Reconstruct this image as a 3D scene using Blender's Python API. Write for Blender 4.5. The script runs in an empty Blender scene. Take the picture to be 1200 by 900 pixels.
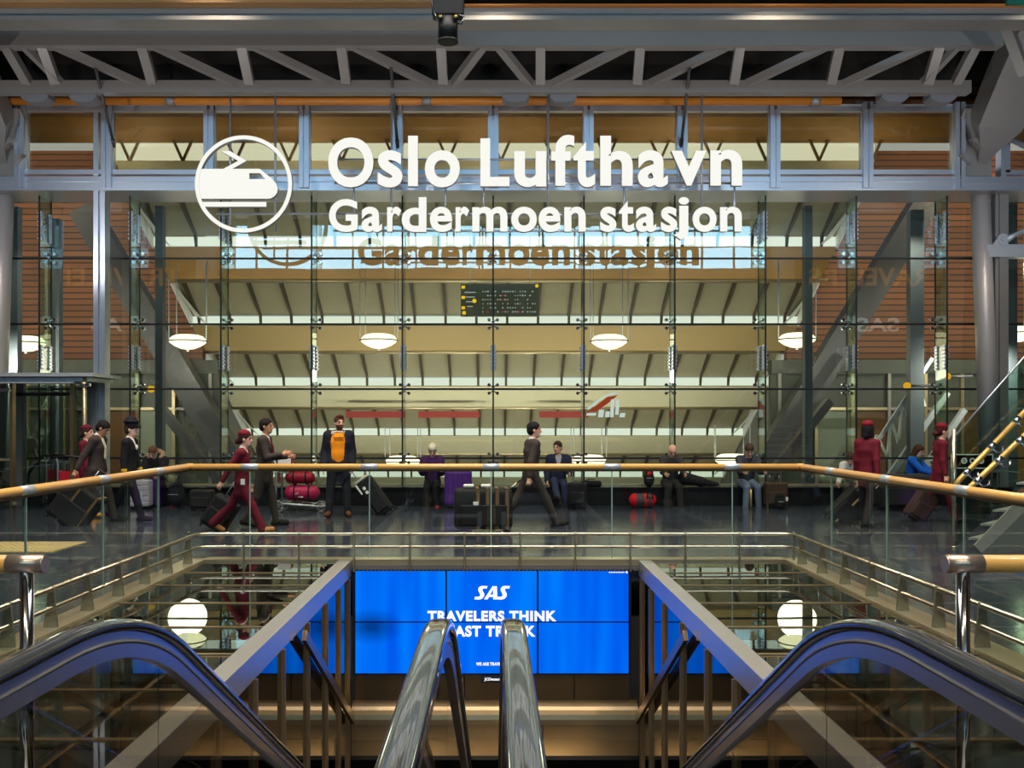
import bpy, bmesh, math, random
import numpy as np
from mathutils import Vector, Matrix, Euler
random.seed(7); np.random.seed(7)
C = bpy.context.scene.collection
PI = math.pi
F, VX, VY, CH = 1100.0, 580.0, 495.0, 1.63      # focal length, vanishing point, eye height
def P(px, py, D): return Vector(((px-VX)/F*D, D, CH+(VY-py)/F*D))
def X_(px, D): return (px-VX)/F*D
def Z_(py, D): return CH+(VY-py)/F*D

# ------------------------------------------------------------------ materials
def lin(c):
    return tuple(((v/255)/12.92 if v/255 <= .04045 else ((v/255+.055)/1.055)**2.4) for v in c)
def nodes(name):
    m = bpy.data.materials.new(name); m.use_nodes = True
    nt = m.node_tree
    for n in list(nt.nodes): nt.nodes.remove(n)
    out = nt.nodes.new('ShaderNodeOutputMaterial')
    return m, nt, out
def mat(name, c, rough=.5, metal=0., noise=0., scale=8., stretch=(1,1,1), spec=.5, bump=0., coat=0.):
    m, nt, out = nodes(name)
    b = nt.nodes.new('ShaderNodeBsdfPrincipled')
    col = lin(c)+(1,)
    b.inputs['Base Color'].default_value = col
    b.inputs['Roughness'].default_value = rough
    b.inputs['Metallic'].default_value = metal
    b.inputs['Specular IOR Level'].default_value = spec
    b.inputs['Coat Weight'].default_value = coat
    if noise or bump:
        tc = nt.nodes.new('ShaderNodeTexCoord'); mp = nt.nodes.new('ShaderNodeMapping')
        mp.inputs['Scale'].default_value = stretch
        nz = nt.nodes.new('ShaderNodeTexNoise'); nz.inputs['Scale'].default_value = scale; nz.inputs['Detail'].default_value = 4
        nt.links.new(tc.outputs['Object'], mp.inputs[0]); nt.links.new(mp.outputs[0], nz.inputs['Vector'])
        if noise:
            hs = nt.nodes.new('ShaderNodeHueSaturation'); hs.inputs['Color'].default_value = col
            mr = nt.nodes.new('ShaderNodeMapRange'); mr.inputs['To Min'].default_value = 1-noise; mr.inputs['To Max'].default_value = 1+noise
            nt.links.new(nz.outputs['Fac'], mr.inputs['Value']); nt.links.new(mr.outputs[0], hs.inputs['Value'])
            nt.links.new(hs.outputs[0], b.inputs['Base Color'])
        if bump:
            bp = nt.nodes.new('ShaderNodeBump'); bp.inputs['Strength'].default_value = bump; bp.inputs['Distance'].default_value = .01
            nt.links.new(nz.outputs['Fac'], bp.inputs['Height']); nt.links.new(bp.outputs[0], b.inputs['Normal'])
    nt.links.new(b.outputs[0], out.inputs[0]); return m
def emit(name, c, s):
    m, nt, out = nodes(name)
    e = nt.nodes.new('ShaderNodeEmission'); e.inputs[0].default_value = lin(c)+(1,); e.inputs[1].default_value = s
    nt.links.new(e.outputs[0], out.inputs[0]); return m
def glass(name, tint, f0=.05, rough=0., gloss=(255,255,255), wavy=0.):
    """sheet glass: lets light straight through, mirrors more at grazing angles"""
    m, nt, out = nodes(name)
    lw = nt.nodes.new('ShaderNodeLayerWeight'); lw.inputs['Blend'].default_value = .5
    pw = nt.nodes.new('ShaderNodeMath'); pw.operation = 'POWER'; pw.inputs[1].default_value = 5
    nt.links.new(lw.outputs['Facing'], pw.inputs[0])
    ma = nt.nodes.new('ShaderNodeMath'); ma.operation = 'MULTIPLY_ADD'; ma.inputs[1].default_value = 1-f0; ma.inputs[2].default_value = f0
    nt.links.new(pw.outputs[0], ma.inputs[0])
    t = nt.nodes.new('ShaderNodeBsdfTransparent'); t.inputs[0].default_value = lin(tint)+(1,)
    g = nt.nodes.new('ShaderNodeBsdfGlossy'); g.inputs['Roughness'].default_value = rough; g.inputs[0].default_value = lin(gloss)+(1,)
    if wavy:
        tc = nt.nodes.new('ShaderNodeTexCoord'); nz = nt.nodes.new('ShaderNodeTexNoise'); nz.inputs['Scale'].default_value = .9; nz.inputs['Detail'].default_value = 1
        nt.links.new(tc.outputs['Object'], nz.inputs['Vector'])
        bp = nt.nodes.new('ShaderNodeBump'); bp.inputs['Strength'].default_value = wavy; bp.inputs['Distance'].default_value = .02
        nt.links.new(nz.outputs['Fac'], bp.inputs['Height']); nt.links.new(bp.outputs[0], g.inputs['Normal'])
    mx = nt.nodes.new('ShaderNodeMixShader')
    nt.links.new(ma.outputs[0], mx.inputs[0]); nt.links.new(t.outputs[0], mx.inputs[1]); nt.links.new(g.outputs[0], mx.inputs[2])
    nt.links.new(mx.outputs[0], out.inputs[0]); return m
def slats(name, c1, c2, period, axis=2, rough=.6):
    """boards with dark gaps, running across one axis of the object"""
    m, nt, out = nodes(name)
    b = nt.nodes.new('ShaderNodeBsdfPrincipled'); b.inputs['Roughness'].default_value = rough
    tc = nt.nodes.new('ShaderNodeTexCoord'); sp = nt.nodes.new('ShaderNodeSeparateXYZ'); nt.links.new(tc.outputs['Object'], sp.inputs[0])
    d = nt.nodes.new('ShaderNodeMath'); d.operation = 'DIVIDE'; d.inputs[1].default_value = period; nt.links.new(sp.outputs[axis], d.inputs[0])
    fr = nt.nodes.new('ShaderNodeMath'); fr.operation = 'FRACT'; nt.links.new(d.outputs[0], fr.inputs[0])
    fl = nt.nodes.new('ShaderNodeMath'); fl.operation = 'FLOOR'; nt.links.new(d.outputs[0], fl.inputs[0])
    wn = nt.nodes.new('ShaderNodeTexWhiteNoise'); wn.noise_dimensions = '1D'; nt.links.new(fl.outputs[0], wn.inputs['W'])
    rp = nt.nodes.new('ShaderNodeValToRGB'); rp.color_ramp.interpolation = 'LINEAR'
    e = rp.color_ramp.elements; e[0].position = .16; e[0].color = lin(c2)+(1,); e[1].position = .24; e[1].color = lin(c1)+(1,)
    nt.links.new(fr.outputs[0], rp.inputs[0])
    hs = nt.nodes.new('ShaderNodeHueSaturation'); mr = nt.nodes.new('ShaderNodeMapRange'); mr.inputs['To Min'].default_value = .7; mr.inputs['To Max'].default_value = 1.25
    nt.links.new(wn.outputs['Value'], mr.inputs['Value']); nt.links.new(mr.outputs[0], hs.inputs['Value']); nt.links.new(rp.outputs[0], hs.inputs['Color'])
    nt.links.new(hs.outputs[0], b.inputs['Base Color']); nt.links.new(b.outputs[0], out.inputs[0]); return m

M = {}
M['steel'] = mat('grey_painted_steel', (140,136,133), .42, .35, .06, 3)
M['steel_dark'] = mat('dark_painted_steel', (74,73,76), .45, .3, .06, 3)
M['alu'] = mat('brushed_aluminium', (196,200,212), .32, .8, .05, 12)
M['alu_pale'] = mat('pale_aluminium', (190,194,200), .4, .4)
M['chrome'] = mat('chrome', (215,216,218), .12, 1.)
M['satin'] = mat('satin_stainless_steel', (186,176,152), .25, .95)
M['bronze'] = mat('bronze_sheet', (150,126,92), .32, .85, .08, 5)
M['bronze_dark'] = mat('dark_bronze_panel', (96,78,54), .35, .75, .1, 5)
M['champagne'] = mat('champagne_aluminium', (190,172,138), .34, .75, .05, 6)
M['wood'] = mat('varnished_oak', (228,172,92), .28, 0, .12, 14, (1,1,9), coat=.35)
M['woodx'] = mat('varnished_oak_rail', (228,172,92), .28, 0, .12, 6, (.6,6,9), coat=.35)
M['woody'] = mat('varnished_oak_side', (228,172,92), .28, 0, .12, 6, (6,.6,9), coat=.35)
M['woodpipe'] = mat('timber_tube', (196,122,42), .4, 0, .15, 5, (.4,5,5))
M['black'] = mat('matt_black', (14,14,15), .5)
M['blackgloss'] = mat('gloss_black', (12,12,13), .12)
M['rubber'] = mat('black_handrail_rubber', (44,50,54), .2, 0, 0, spec=1., coat=1.)
M['grey'] = mat('grey_plastic', (112,112,118), .55)
M['white'] = mat('white_paint', (232,232,228), .45)
M['joint'] = mat('black_silicone', (10,12,12), .6)
M['glass_wall'] = glass('facade_glass', (240,245,238), .055, wavy=.05)
M['glass_top'] = glass('clerestory_glass', (232,230,214), .06)
M['glass_fin'] = glass('glass_fin', (214,230,222), .04)
M['glass_rail'] = glass('railing_glass', (240,244,240), .02)
M['glass_esc'] = glass('balustrade_glass', (214,212,204), .04)
M['glass_floor'] = glass('glazed_panel', (150,152,140), .20, wavy=.03)
M['glass_side'] = glass('well_side_glass', (70,62,50), .22)
M['glass_door'] = glass('door_glass', (205,215,210), .05)
M['glow'] = emit('lamp_glow', (255,240,200), 2.3)
M['letter_face'] = emit('backlit_white_letter', (246,246,238), .84)
M['letter_side'] = mat('letter_edge', (150,150,148), .5)
M['skywin'] = emit('daylight_pane', (158,212,244), 9.)
M['fill_panel'] = emit('fill_panel_glow', (226,238,250), 2.2)  # glow of the added roof panels
M['whitewin'] = emit('translucent_daylight_strip', (220,224,214), 1.15)

# ------------------------------------------------------------------ mesh helpers
def newbm(): return bmesh.new()
def box(bm, c, s, rot=None, bev=0.):
    r = bmesh.ops.create_cube(bm, size=1)
    vs = r['verts']
    bmesh.ops.scale(bm, vec=s, verts=vs)
    if bev:
        es = list({e for v in vs for e in v.link_edges})
        o = bmesh.ops.bevel(bm, geom=es, offset=bev, segments=3, profile=.5, affect='EDGES', clamp_overlap=True)
        seen = set(o['verts']) | {v for v in vs if v.is_valid}
        vs = list(seen)
    if rot is not None: bmesh.ops.rotate(bm, cent=(0,0,0), matrix=rot, verts=vs)
    bmesh.ops.translate(bm, vec=c, verts=vs); return vs
def box2(bm, a, b, bev=0.):
    a, b = Vector(a), Vector(b)
    return box(bm, (a+b)/2, tuple(abs(b[i]-a[i]) for i in range(3)), bev=bev)
def frame_of(d):
    d = d.normalized(); u = Vector((0,0,1)) if abs(d.z) < .95 else Vector((1,0,0))
    x = u.cross(d).normalized(); y = d.cross(x); return x, y, d
def beam(bm, a, b, w, h, up=None):
    """box of w x h running from a to b"""
    a, b = Vector(a), Vector(b); x, y, d = frame_of(b-a)
    if up is not None:
        u = Vector(up); x = d.cross(u).normalized(); y = x.cross(d) if False else d.cross(x)*-1
    vs = []
    for p in (a, b):
        for sx, sy in ((-1,-1),(1,-1),(1,1),(-1,1)):
            vs.append(bm.verts.new(p + x*sx*w/2 + y*sy*h/2))
    for f in ((3,2,1,0),(4,5,6,7),(0,1,5,4),(1,2,6,5),(2,3,7,6),(3,0,4,7)): bm.faces.new([vs[i] for i in f])
    return vs
def tube(bm, pts, r, n=10, cap=True, radii=None):
    pts = [Vector(p) for p in pts]; rings = []
    x = None
    for i, p in enumerate(pts):
        d = (pts[min(i+1, len(pts)-1)] - pts[max(i-1, 0)]).normalized()
        if x is None: x, y, d = frame_of(d)
        else:
            x = (x - d*x.dot(d)).normalized(); y = d.cross(x)
        rr = radii[i] if radii else r
        rings.append([bm.verts.new(p + x*math.cos(2*PI*k/n)*rr + y*math.sin(2*PI*k/n)*rr) for k in range(n)])
    for a, b in zip(rings, rings[1:]):
        for k in range(n): bm.faces.new((a[k], a[(k+1) % n], b[(k+1) % n], b[k])).smooth = True
    if cap:
        bm.faces.new(rings[0][::-1]); bm.faces.new(rings[-1])
    return rings
def lathe(bm, prof, c=(0,0,0), n=24, sx=1., sy=1., caps=True):
    c = Vector(c); rings = []
    for r, z in prof:
        rings.append([bm.verts.new(c + Vector((r*sx*math.cos(2*PI*k/n), r*sy*math.sin(2*PI*k/n), z))) for k in range(n)])
    for a, b in zip(rings, rings[1:]):
        for k in range(n): bm.faces.new((a[k], a[(k+1) % n], b[(k+1) % n], b[k])).smooth = True
    if caps:
        bm.faces.new(rings[0][::-1]); bm.faces.new(rings[-1])
def prism(bm, pts, ext):
    """polygon pts (3-D) pushed along ext"""
    ext = Vector(ext)
    a = [bm.verts.new(Vector(p)) for p in pts]; b = [bm.verts.new(Vector(p)+ext) for p in pts]
    bm.faces.new(a[::-1]); bm.faces.new(b)
    n = len(a)
    for i in range(n): bm.faces.new((a[i], a[(i+1) % n], b[(i+1) % n], b[i]))
def sweep(bm, path, prof, close=True):
    """profile in (x across, n normal) swept along a path lying in the y-z plane; path: list of (y,z)"""
    rings = []
    for i, (y, z) in enumerate(path):
        y0, z0 = path[max(i-1, 0)]; y1, z1 = path[min(i+1, len(path)-1)]
        ty, tz = y1-y0, z1-z0; l = math.hypot(ty, tz); ny, nz = -tz/l, ty/l
        rings.append([bm.verts.new((x, y+ny*n, z+nz*n)) for x, n in prof])
    k = len(prof)
    for a, b in zip(rings, rings[1:]):
        for i in range(k if close else k-1):
            bm.faces.new((a[i], a[(i+1) % k], b[(i+1) % k], b[i]))
    if close: bm.faces.new(rings[0][::-1]); bm.faces.new(rings[-1])
def obj(name, bm, m, parent=None, loc=None, rot=None, smooth=False, fix=True):
    me = bpy.data.meshes.new(name)
    if fix: bmesh.ops.recalc_face_normals(bm, faces=bm.faces[:])
    bm.to_mesh(me); bm.free()
    if smooth:
        for p in me.polygons: p.use_smooth = True
    for mm in (m if isinstance(m, (list, tuple)) else [m]): me.materials.append(mm)
    o = bpy.data.objects.new(name, me); C.objects.link(o)
    if parent is not None: o.parent = parent
    if loc is not None: o.location = loc
    if rot is not None: o.rotation_euler = rot
    return o
def tag(o, label, cat, group=None, kind=None):
    if label: o['label'] = label
    if cat: o['category'] = cat
    if group: o['group'] = group
    if kind: o['kind'] = kind
    return o
def thing(name, label, cat, loc=(0,0,0), rot=(0,0,0), group=None):
    o = bpy.data.objects.new(name, None); C.objects.link(o); o.empty_display_size = .1
    o.location = loc; o.rotation_euler = rot
    return tag(o, label, cat, group)
def struct(name, bm, m, label=None, cat=None):
    o = obj(name, bm, m); o['kind'] = 'structure'
    if label: o['label'] = label
    if cat: o['category'] = cat
    return o
def dup(root, loc=None, label=None, rot=None):
    r = root.copy(); C.objects.link(r)
    if loc is not None: r.location = loc
    if rot is not None: r.rotation_euler = rot
    if label: r['label'] = label
    for ch in list(root.children):
        c = ch.copy(); C.objects.link(c); c.parent = r
        for g in list(ch.children):
            d = g.copy(); C.objects.link(d); d.parent = c
    return r
def glyph(ch, bold=.0, shear=0., res=6, sp=1.):
    """bmesh-able outline of one character from the built-in typeface: returns mesh (flat, x-z plane after use)"""
    cu = bpy.data.curves.new('glyph', 'FONT'); cu.body = ch; cu.size = 1; cu.offset = bold; cu.shear = shear; cu.space_character = sp
    cu.resolution_u = res; cu.dimensions = '2D'; cu.fill_mode = 'BOTH'
    o = bpy.data.objects.new('glyph', cu); C.objects.link(o)
    dg = bpy.context.evaluated_depsgraph_get()
    me = bpy.data.meshes.new_from_object(o.evaluated_get(dg))
    bpy.data.objects.remove(o); bpy.data.curves.remove(cu)
    return me
def text_bm(txt, x0, x1, z0, z1, y, depth, bold=.0, shear=0., sp=1.):
    """lettering fitted to a box on a plane facing the viewer (-y)"""
    me = glyph(txt, bold, shear, sp=sp)
    bm = newbm(); bm.from_mesh(me); bpy.data.meshes.remove(me)
    bmesh.ops.remove_doubles(bm, verts=bm.verts[:], dist=1e-5)
    xs = [v.co.x for v in bm.verts]; ys = [v.co.y for v in bm.verts]
    ax, bx, ay, by = min(xs), max(xs), min(ys), max(ys)
    for v in bm.verts:
        v.co = Vector((x0+(v.co.x-ax)/(bx-ax)*(x1-x0), y, z0+(v.co.y-ay)/(by-ay)*(z1-z0)))
    r = bmesh.ops.extrude_face_region(bm, geom=bm.faces[:])
    vs = [g for g in r['geom'] if isinstance(g, bmesh.types.BMVert)]
    bmesh.ops.translate(bm, vec=(0, depth, 0), verts=vs)
    bmesh.ops.recalc_face_normals(bm, faces=bm.faces[:])
    for f in bm.faces:
        f.material_index = 0 if f.calc_center_median().y < y+depth*.1 else 1
    return bm

# ------------------------------------------------------------------ implicit surfaces (bodies, clothes, bags)
class Blob:
    """smooth union of tapered limbs and ellipsoids, meshed by surface nets"""
    def __init__(s, k=.03): s.p = []; s.k = k
    def cone(s, a, b, ra, rb, flat=None, k=None, sub=False):
        s.p.append(('c', np.array(a, float), np.array(b, float), ra, rb, flat, k, sub)); return s
    def ell(s, c, r, R=None, k=None, sub=False):
        s.p.append(('e', np.array(c, float), np.array(r, float), R, None, None, k, sub)); return s
    def cut(s, p, n):                                   # keep the half-space behind the plane
        s.p.append(('h', np.array(p, float), np.array(n, float)/np.linalg.norm(n), None, None, None, None, True)); return s
    def bounds(s):
        lo, hi = [], []
        for q in s.p:
            if q[-1]: continue
            if q[0] == 'c':
                r = max(q[3], q[4])*(1.0 if not q[5] or q[5][1] >= 1 else 1/q[5][1])
                lo.append(np.minimum(q[1], q[2])-r); hi.append(np.maximum(q[1], q[2])+r)
            else:
                r = max(q[2]); lo.append(q[1]-r); hi.append(q[1]+r)
        return np.min(lo, 0), np.max(hi, 0)
    def mesh(s, h):
        lo, hi = s.bounds(); lo = lo-3*h; hi = hi+3*h
        n = np.ceil((hi-lo)/h).astype(int)+1
        ax = [lo[i]+np.arange(n[i])*h for i in range(3)]
        Fv = np.full(n, 1., np.float32)
        for q in s.p:
            k = q[6] if q[6] is not None else s.k
            if q[0] == 'h':
                X, Y, Z = np.meshgrid(*ax, indexing='ij', sparse=True)
                d = (X-q[1][0])*q[2][0]+(Y-q[1][1])*q[2][1]+(Z-q[1][2])*q[2][2]
                Fv = np.maximum(Fv, d.astype(np.float32)); continue
            if q[0] == 'c':
                m = max(q[3], q[4])*(1.0 if not q[5] or q[5][1] >= 1 else 1/q[5][1])+k+3*h
                l0, h0 = np.minimum(q[1], q[2])-m, np.maximum(q[1], q[2])+m
            else:
                m = max(q[2])+k+3*h; l0, h0 = q[1]-m, q[1]+m
            i0 = np.clip(((l0-lo)/h).astype(int), 0, n); i1 = np.clip(((h0-lo)/h).astype(int)+2, 0, n)
            if np.any(i1 <= i0): continue
            sl = tuple(slice(i0[i], i1[i]) for i in range(3))
            X, Y, Z = np.meshgrid(*[ax[i][sl[i]] for i in range(3)], indexing='ij')
            if q[0] == 'c':
                a, b = q[1], q[2]
                px, py, pz = X-a[0], Y-a[1], Z-a[2]; ab = b-a
                fs = 1.
                if q[5]:
                    nv, fs = np.array(q[5][0], float), q[5][1]       # squash: distances along nv count fs times
                    nv = nv/np.linalg.norm(nv)
                    dn = (px*nv[0]+py*nv[1]+pz*nv[2])*(fs-1)
                    px, py, pz = px+nv[0]*dn, py+nv[1]*dn, pz+nv[2]*dn
                    ab = ab+nv*(ab@nv)*(fs-1)
                t = np.clip((px*ab[0]+py*ab[1]+pz*ab[2])/max(ab@ab, 1e-9), 0, 1)
                d = np.sqrt((px-t*ab[0])**2+(py-t*ab[1])**2+(pz-t*ab[2])**2)-(q[3]+(q[4]-q[3])*t)
                if fs > 1: d = d/math.sqrt(fs)
            else:
                px, py, pz = X-q[1][0], Y-q[1][1], Z-q[1][2]
                if q[3] is not None:
                    R = np.array(q[3])                               # columns: ellipsoid axes
                    px, py, pz = (px*R[0,0]+py*R[1,0]+pz*R[2,0], px*R[0,1]+py*R[1,1]+pz*R[2,1], px*R[0,2]+py*R[1,2]+pz*R[2,2])
                r = q[2]
                k0 = np.sqrt((px/r[0])**2+(py/r[1])**2+(pz/r[2])**2)
                k1 = np.sqrt((px/r[0]**2)**2+(py/r[1]**2)**2+(pz/r[2]**2)**2)+1e-9
                d = k0*(k0-1)/k1
            d = d.astype(np.float32); f = Fv[sl]
            if q[-1]: Fv[sl] = np.maximum(f, -d)
            else:
                g = np.maximum(k-np.abs(f-d), 0)/k if k > 0 else 0
                Fv[sl] = np.minimum(f, d)-g*g*k*.25
        return surface_nets(Fv, lo, h)
def surface_nets(Fv, lo, h):
    S = Fv < 0
    n = np.array(Fv.shape)-1
    cnt = np.zeros(n, np.float32); pos = np.zeros(tuple(n)+(3,), np.float32)
    def corner(A, d): return A[d[0]:d[0]+n[0], d[1]:d[1]+n[1], d[2]:d[2]+n[2]]
    for axis in range(3):
        o = [i for i in range(3) if i != axis]
        for u in (0, 1):
            for v in (0, 1):
                d0 = [0,0,0]; d0[o[0]] = u; d0[o[1]] = v; d1 = list(d0); d1[axis] = 1
                sa, sb = corner(S, d0), corner(S, d1); c = sa != sb
                if not c.any(): continue
                fa, fb = corner(Fv, d0)[c], corner(Fv, d1)[c]
                t = fa/(fa-fb)
                add = np.zeros((len(t), 3), np.float32); add[:, o[0]] = u; add[:, o[1]] = v; add[:, axis] = t
                pos[c] += add; cnt[c] += 1
    act = cnt > 0
    idx = np.full(n, -1, np.int64); idx[act] = np.arange(act.sum())
    ii = np.argwhere(act)
    V = (ii+pos[act]/cnt[act][:, None])*h+lo
    Q = []
    for axis in range(3):
        o = [(axis+1) % 3, (axis+2) % 3]
        sl0 = [slice(0, None)]*3; sl1 = [slice(0, None)]*3
        sl0[axis] = slice(0, -1); sl1[axis] = slice(1, None)
        a, b = S[tuple(sl0)], S[tuple(sl1)]
        e = np.argwhere(a != b)
        if len(e) == 0: continue
        ok = np.all(e[:, o] > 0, 1) & np.all(e[:, o] < n[o], 1); e = e[ok]
        fl = a[tuple(e.T)]
        c = []
        for du, dv in ((-1,-1),(0,-1),(0,0),(-1,0)):
            q = e.copy(); q[:, o[0]] += du; q[:, o[1]] += dv; c.append(idx[tuple(q.T)])
        c = np.stack(c, 1); c[~fl] = c[~fl][:, ::-1]
        Q.append(c)
    return V, np.concatenate(Q)
def mesh_obj(name, VQ, m, parent=None, matfn=None):
    V, Q = VQ
    me = bpy.data.meshes.new(name)
    me.vertices.add(len(V)); me.vertices.foreach_set('co', V.astype(np.float32).ravel())
    me.loops.add(Q.size); me.loops.foreach_set('vertex_index', Q.astype(np.int32).ravel())
    me.polygons.add(len(Q)); me.polygons.foreach_set('loop_start', np.arange(0, Q.size, 4, dtype=np.int32))
    me.polygons.foreach_set('use_smooth', np.ones(len(Q), bool))
    ms = m if isinstance(m, (list, tuple)) else [m]
    for mm in ms: me.materials.append(mm)
    if matfn is not None:
        me.polygons.foreach_set('material_index', matfn(V[Q].mean(1)).astype(np.int32))
    me.update(calc_edges=True); me.validate()
    o = bpy.data.objects.new(name, me); C.objects.link(o)
    if parent is not None: o.parent = parent
    return o
# ================================================================== SETTING
# floor: polished dark granite with fine joints and paler runs
def granite():
    m, nt, out = nodes('dark_granite_tiles')
    b = nt.nodes.new('ShaderNodeBsdfPrincipled'); b.inputs['Roughness'].default_value = .13; b.inputs['Specular IOR Level'].default_value = .7
    tc = nt.nodes.new('ShaderNodeTexCoord')
    br = nt.nodes.new('ShaderNodeTexBrick'); br.offset = 0; br.inputs['Scale'].default_value = 1
    br.inputs['Brick Width'].default_value = .9; br.inputs['Row Height'].default_value = .9; br.inputs['Mortar Size'].default_value = .008
    br.inputs['Color1'].default_value = lin((62,68,82))+(1,); br.inputs['Color2'].default_value = lin((48,53,64))+(1,); br.inputs['Mortar'].default_value = lin((70,66,60))+(1,)
    nz = nt.nodes.new('ShaderNodeTexNoise'); nz.inputs['Scale'].default_value = 60
    mx = nt.nodes.new('ShaderNodeMixRGB'); mx.blend_type = 'OVERLAY'; mx.inputs[0].default_value = .5
    nt.links.new(tc.outputs['Object'], br.inputs['Vector']); nt.links.new(tc.outputs['Object'], nz.inputs['Vector'])
    nt.links.new(br.outputs['Color'], mx.inputs[1]); nt.links.new(nz.outputs['Fac'], mx.inputs[2])
    nt.links.new(mx.outputs[0], b.inputs['Base Color']); nt.links.new(b.outputs[0], out.inputs[0]); return m
M['granite'] = granite()
M['granite_dark'] = mat('black_granite', (22,22,25), .22, 0, .3, 30)
M['woodwall'] = slats('cedar_slat_wall', (128,76,42), (30,18,10), .17)
M['woodceil'] = slats('timber_slat_ceiling', (186,116,48), (50,28,12), .25, 1)
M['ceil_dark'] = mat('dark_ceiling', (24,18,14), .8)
M['fascia'] = slats('timber_fascia', (92,56,26), (34,20,10), .22)
M['panel_pale'] = mat('pale_soffit_panel', (204,196,166), .5, 0, .06, 1.2, (.3,1,1))
M['panel_brown'] = mat('honey_timber_soffit', (176,136,82), .5, 0, .12, 2, (.3,3,3))
M['ribfield'] = mat('olive_acoustic_panel', (140,133,108), .7, 0, .08, 3)
M['rib'] = mat('dark_bronze_rib', (70,62,46), .5, .2)
M['concrete'] = mat('grey_wall', (120,120,112), .7, 0, .08, 1.5)
M['greenpanel'] = mat('grey_green_partition', (66,70,62), .5, 0, .1, 1)
WELL_X, BEAM_X, Y0, Y1 = 3.43, 1.85, 2.6, 11.10
FY = 19.0      # facade plane
bm = newbm()
def slab(x0, x1, y0, y1, z0=-.25, z1=0.): box2(bm, (x0,y0,z0), (x1,y1,z1))
slab(-17, 17, Y1, 19.3); slab(-17, -WELL_X-.21, -22, Y1); slab(WELL_X+.21, 17, -22, Y1); slab(-WELL_X-.21, WELL_X+.21, -22, Y0)
struct('floor', bm, M['granite'], 'dark polished granite floor of the hall around the escalator well', 'floor')
bm = newbm(); box2(bm, (-9,2,-5.4), (9,45,-5.2)); struct('floor_lower', bm, M['granite_dark'], 'dark floor of the lower level under the escalators', 'floor')
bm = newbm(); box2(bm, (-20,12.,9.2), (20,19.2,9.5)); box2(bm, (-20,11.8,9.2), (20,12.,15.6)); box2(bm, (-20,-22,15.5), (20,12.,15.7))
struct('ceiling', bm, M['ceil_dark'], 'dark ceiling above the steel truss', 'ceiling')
bm = newbm()
for k in range(6): box2(bm, (-20,-21+3.2*k,15.1), (20,-19.4+3.2*k,15.45))
struct('trim_0', bm, M['woodceil'], 'timber slat strips under the hall ceiling', 'ceiling trim')
for i in range(6):  # unseen glowing panels, added as soft top light for the hall
    bm = newbm(); box2(bm, (-11+3.7*i,.6,15.40), (-11+3.7*i+3.3,11.2,15.46)); w = struct('window_%d' % (120+i), bm, M['fill_panel'], 'added glowing roof panel lighting the hall, unseen above the view', 'window')
    bm = newbm(); box2(bm, (-11.2+3.7*i,.4,15.35), (-11+3.7*i,11.4,15.5)); obj('window_frame', bm, M['steel_dark'], w)
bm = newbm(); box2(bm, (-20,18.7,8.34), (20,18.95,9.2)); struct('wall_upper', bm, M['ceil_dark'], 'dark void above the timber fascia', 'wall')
bm = newbm(); box2(bm, (-20,18.75,7.8), (20,18.95,8.34)); struct('trim_1', bm, M['fascia'], 'brown timber fascia behind the truss, above the top windows', 'fascia')
# rear of the hall (seen mirrored in the glass): wall with a high band of daylight windows
bm = newbm()
box2(bm, (-20,-22.3,0), (20,-22,11.6)); struct('wall_back', bm, M['woodwall'], 'timber wall at the back of the hall', 'wall')
bm = newbm()
for s in (-1, 1): box2(bm, (s*17.3,-22,0), (s*17.6,19.4,15.6))  # out of view, put in dark to quiet the side reflections
struct('wall_side', bm, mat('dark_side_cladding', (70,58,46), .6), 'unseen dark side walls of the hall, added to darken reflections', 'wall')
# raised roof light behind the viewer
for i in range(17):
    bm = newbm(); x0 = -17+2*i
    box2(bm, (x0+.05,-21.2,11.35), (x0+1.95,-21.1,14.0))
    w = struct('window_%d' % (101+i), bm, M['skywin'], 'high daylight window behind the viewer, mirrored in the facade', 'window')
    fb = newbm(); box2(fb, (x0-.05,-21.1,11.3), (x0+.05,-20.9,14.05)); box2(fb, (x0,-21.08,12.6), (x0+2,-20.98,12.68))
    obj('window_frame', fb, M['steel_dark'], w)
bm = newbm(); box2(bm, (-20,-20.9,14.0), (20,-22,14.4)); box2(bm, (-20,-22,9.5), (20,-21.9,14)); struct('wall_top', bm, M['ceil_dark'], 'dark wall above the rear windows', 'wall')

# ------------------------------------------------------------------ facade
JX = [X_(578+103.6*k, FY) for k in range(-6, 7)]
HZ = [Z_(y, FY) for y in (231, 303, 380, 456, 537, 571)]
bolt_prof = [(.0,0),(.022,.0),(.026,.006),(.02,.016),(.004,.02)]
def splice(bm, x, y0, y1, z0, z1):
    for yy in (y0, y1):
        for sx in (-1, 1):
            box(bm, (x+sx*.022, yy, (z0+z1)/2), (.02,.10,z1-z0), bev=.004)
            for k in range(7):
                z = z0+(z1-z0)*(k+.5)/7
                for dy in (-.025,.025):
                    tube(bm, [(x+sx*.03, yy+dy, z), (x+sx*.055, yy+dy, z)], .014, 6)
def spider(x, z, par):
    bm = newbm()
    tube(bm, [(x, FY-.14, z), (x, FY-.04, z)], .018, 8)
    for sx in (-1, 1):
        for sz in (-1, 1):
            p = Vector((x+sx*.085, FY-.05, z+sz*.085))
            tube(bm, [(x, FY-.10, z+sz*.02), Vector((x+sx*.05, FY-.09, z+sz*.075)), p], .012, 6)
            tube(bm, [p+Vector((0,-.02,0)), p+Vector((0,.05,0))], .032, 10)
    return obj('spider_fitting', bm, M['chrome'], par)
n = 0
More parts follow.
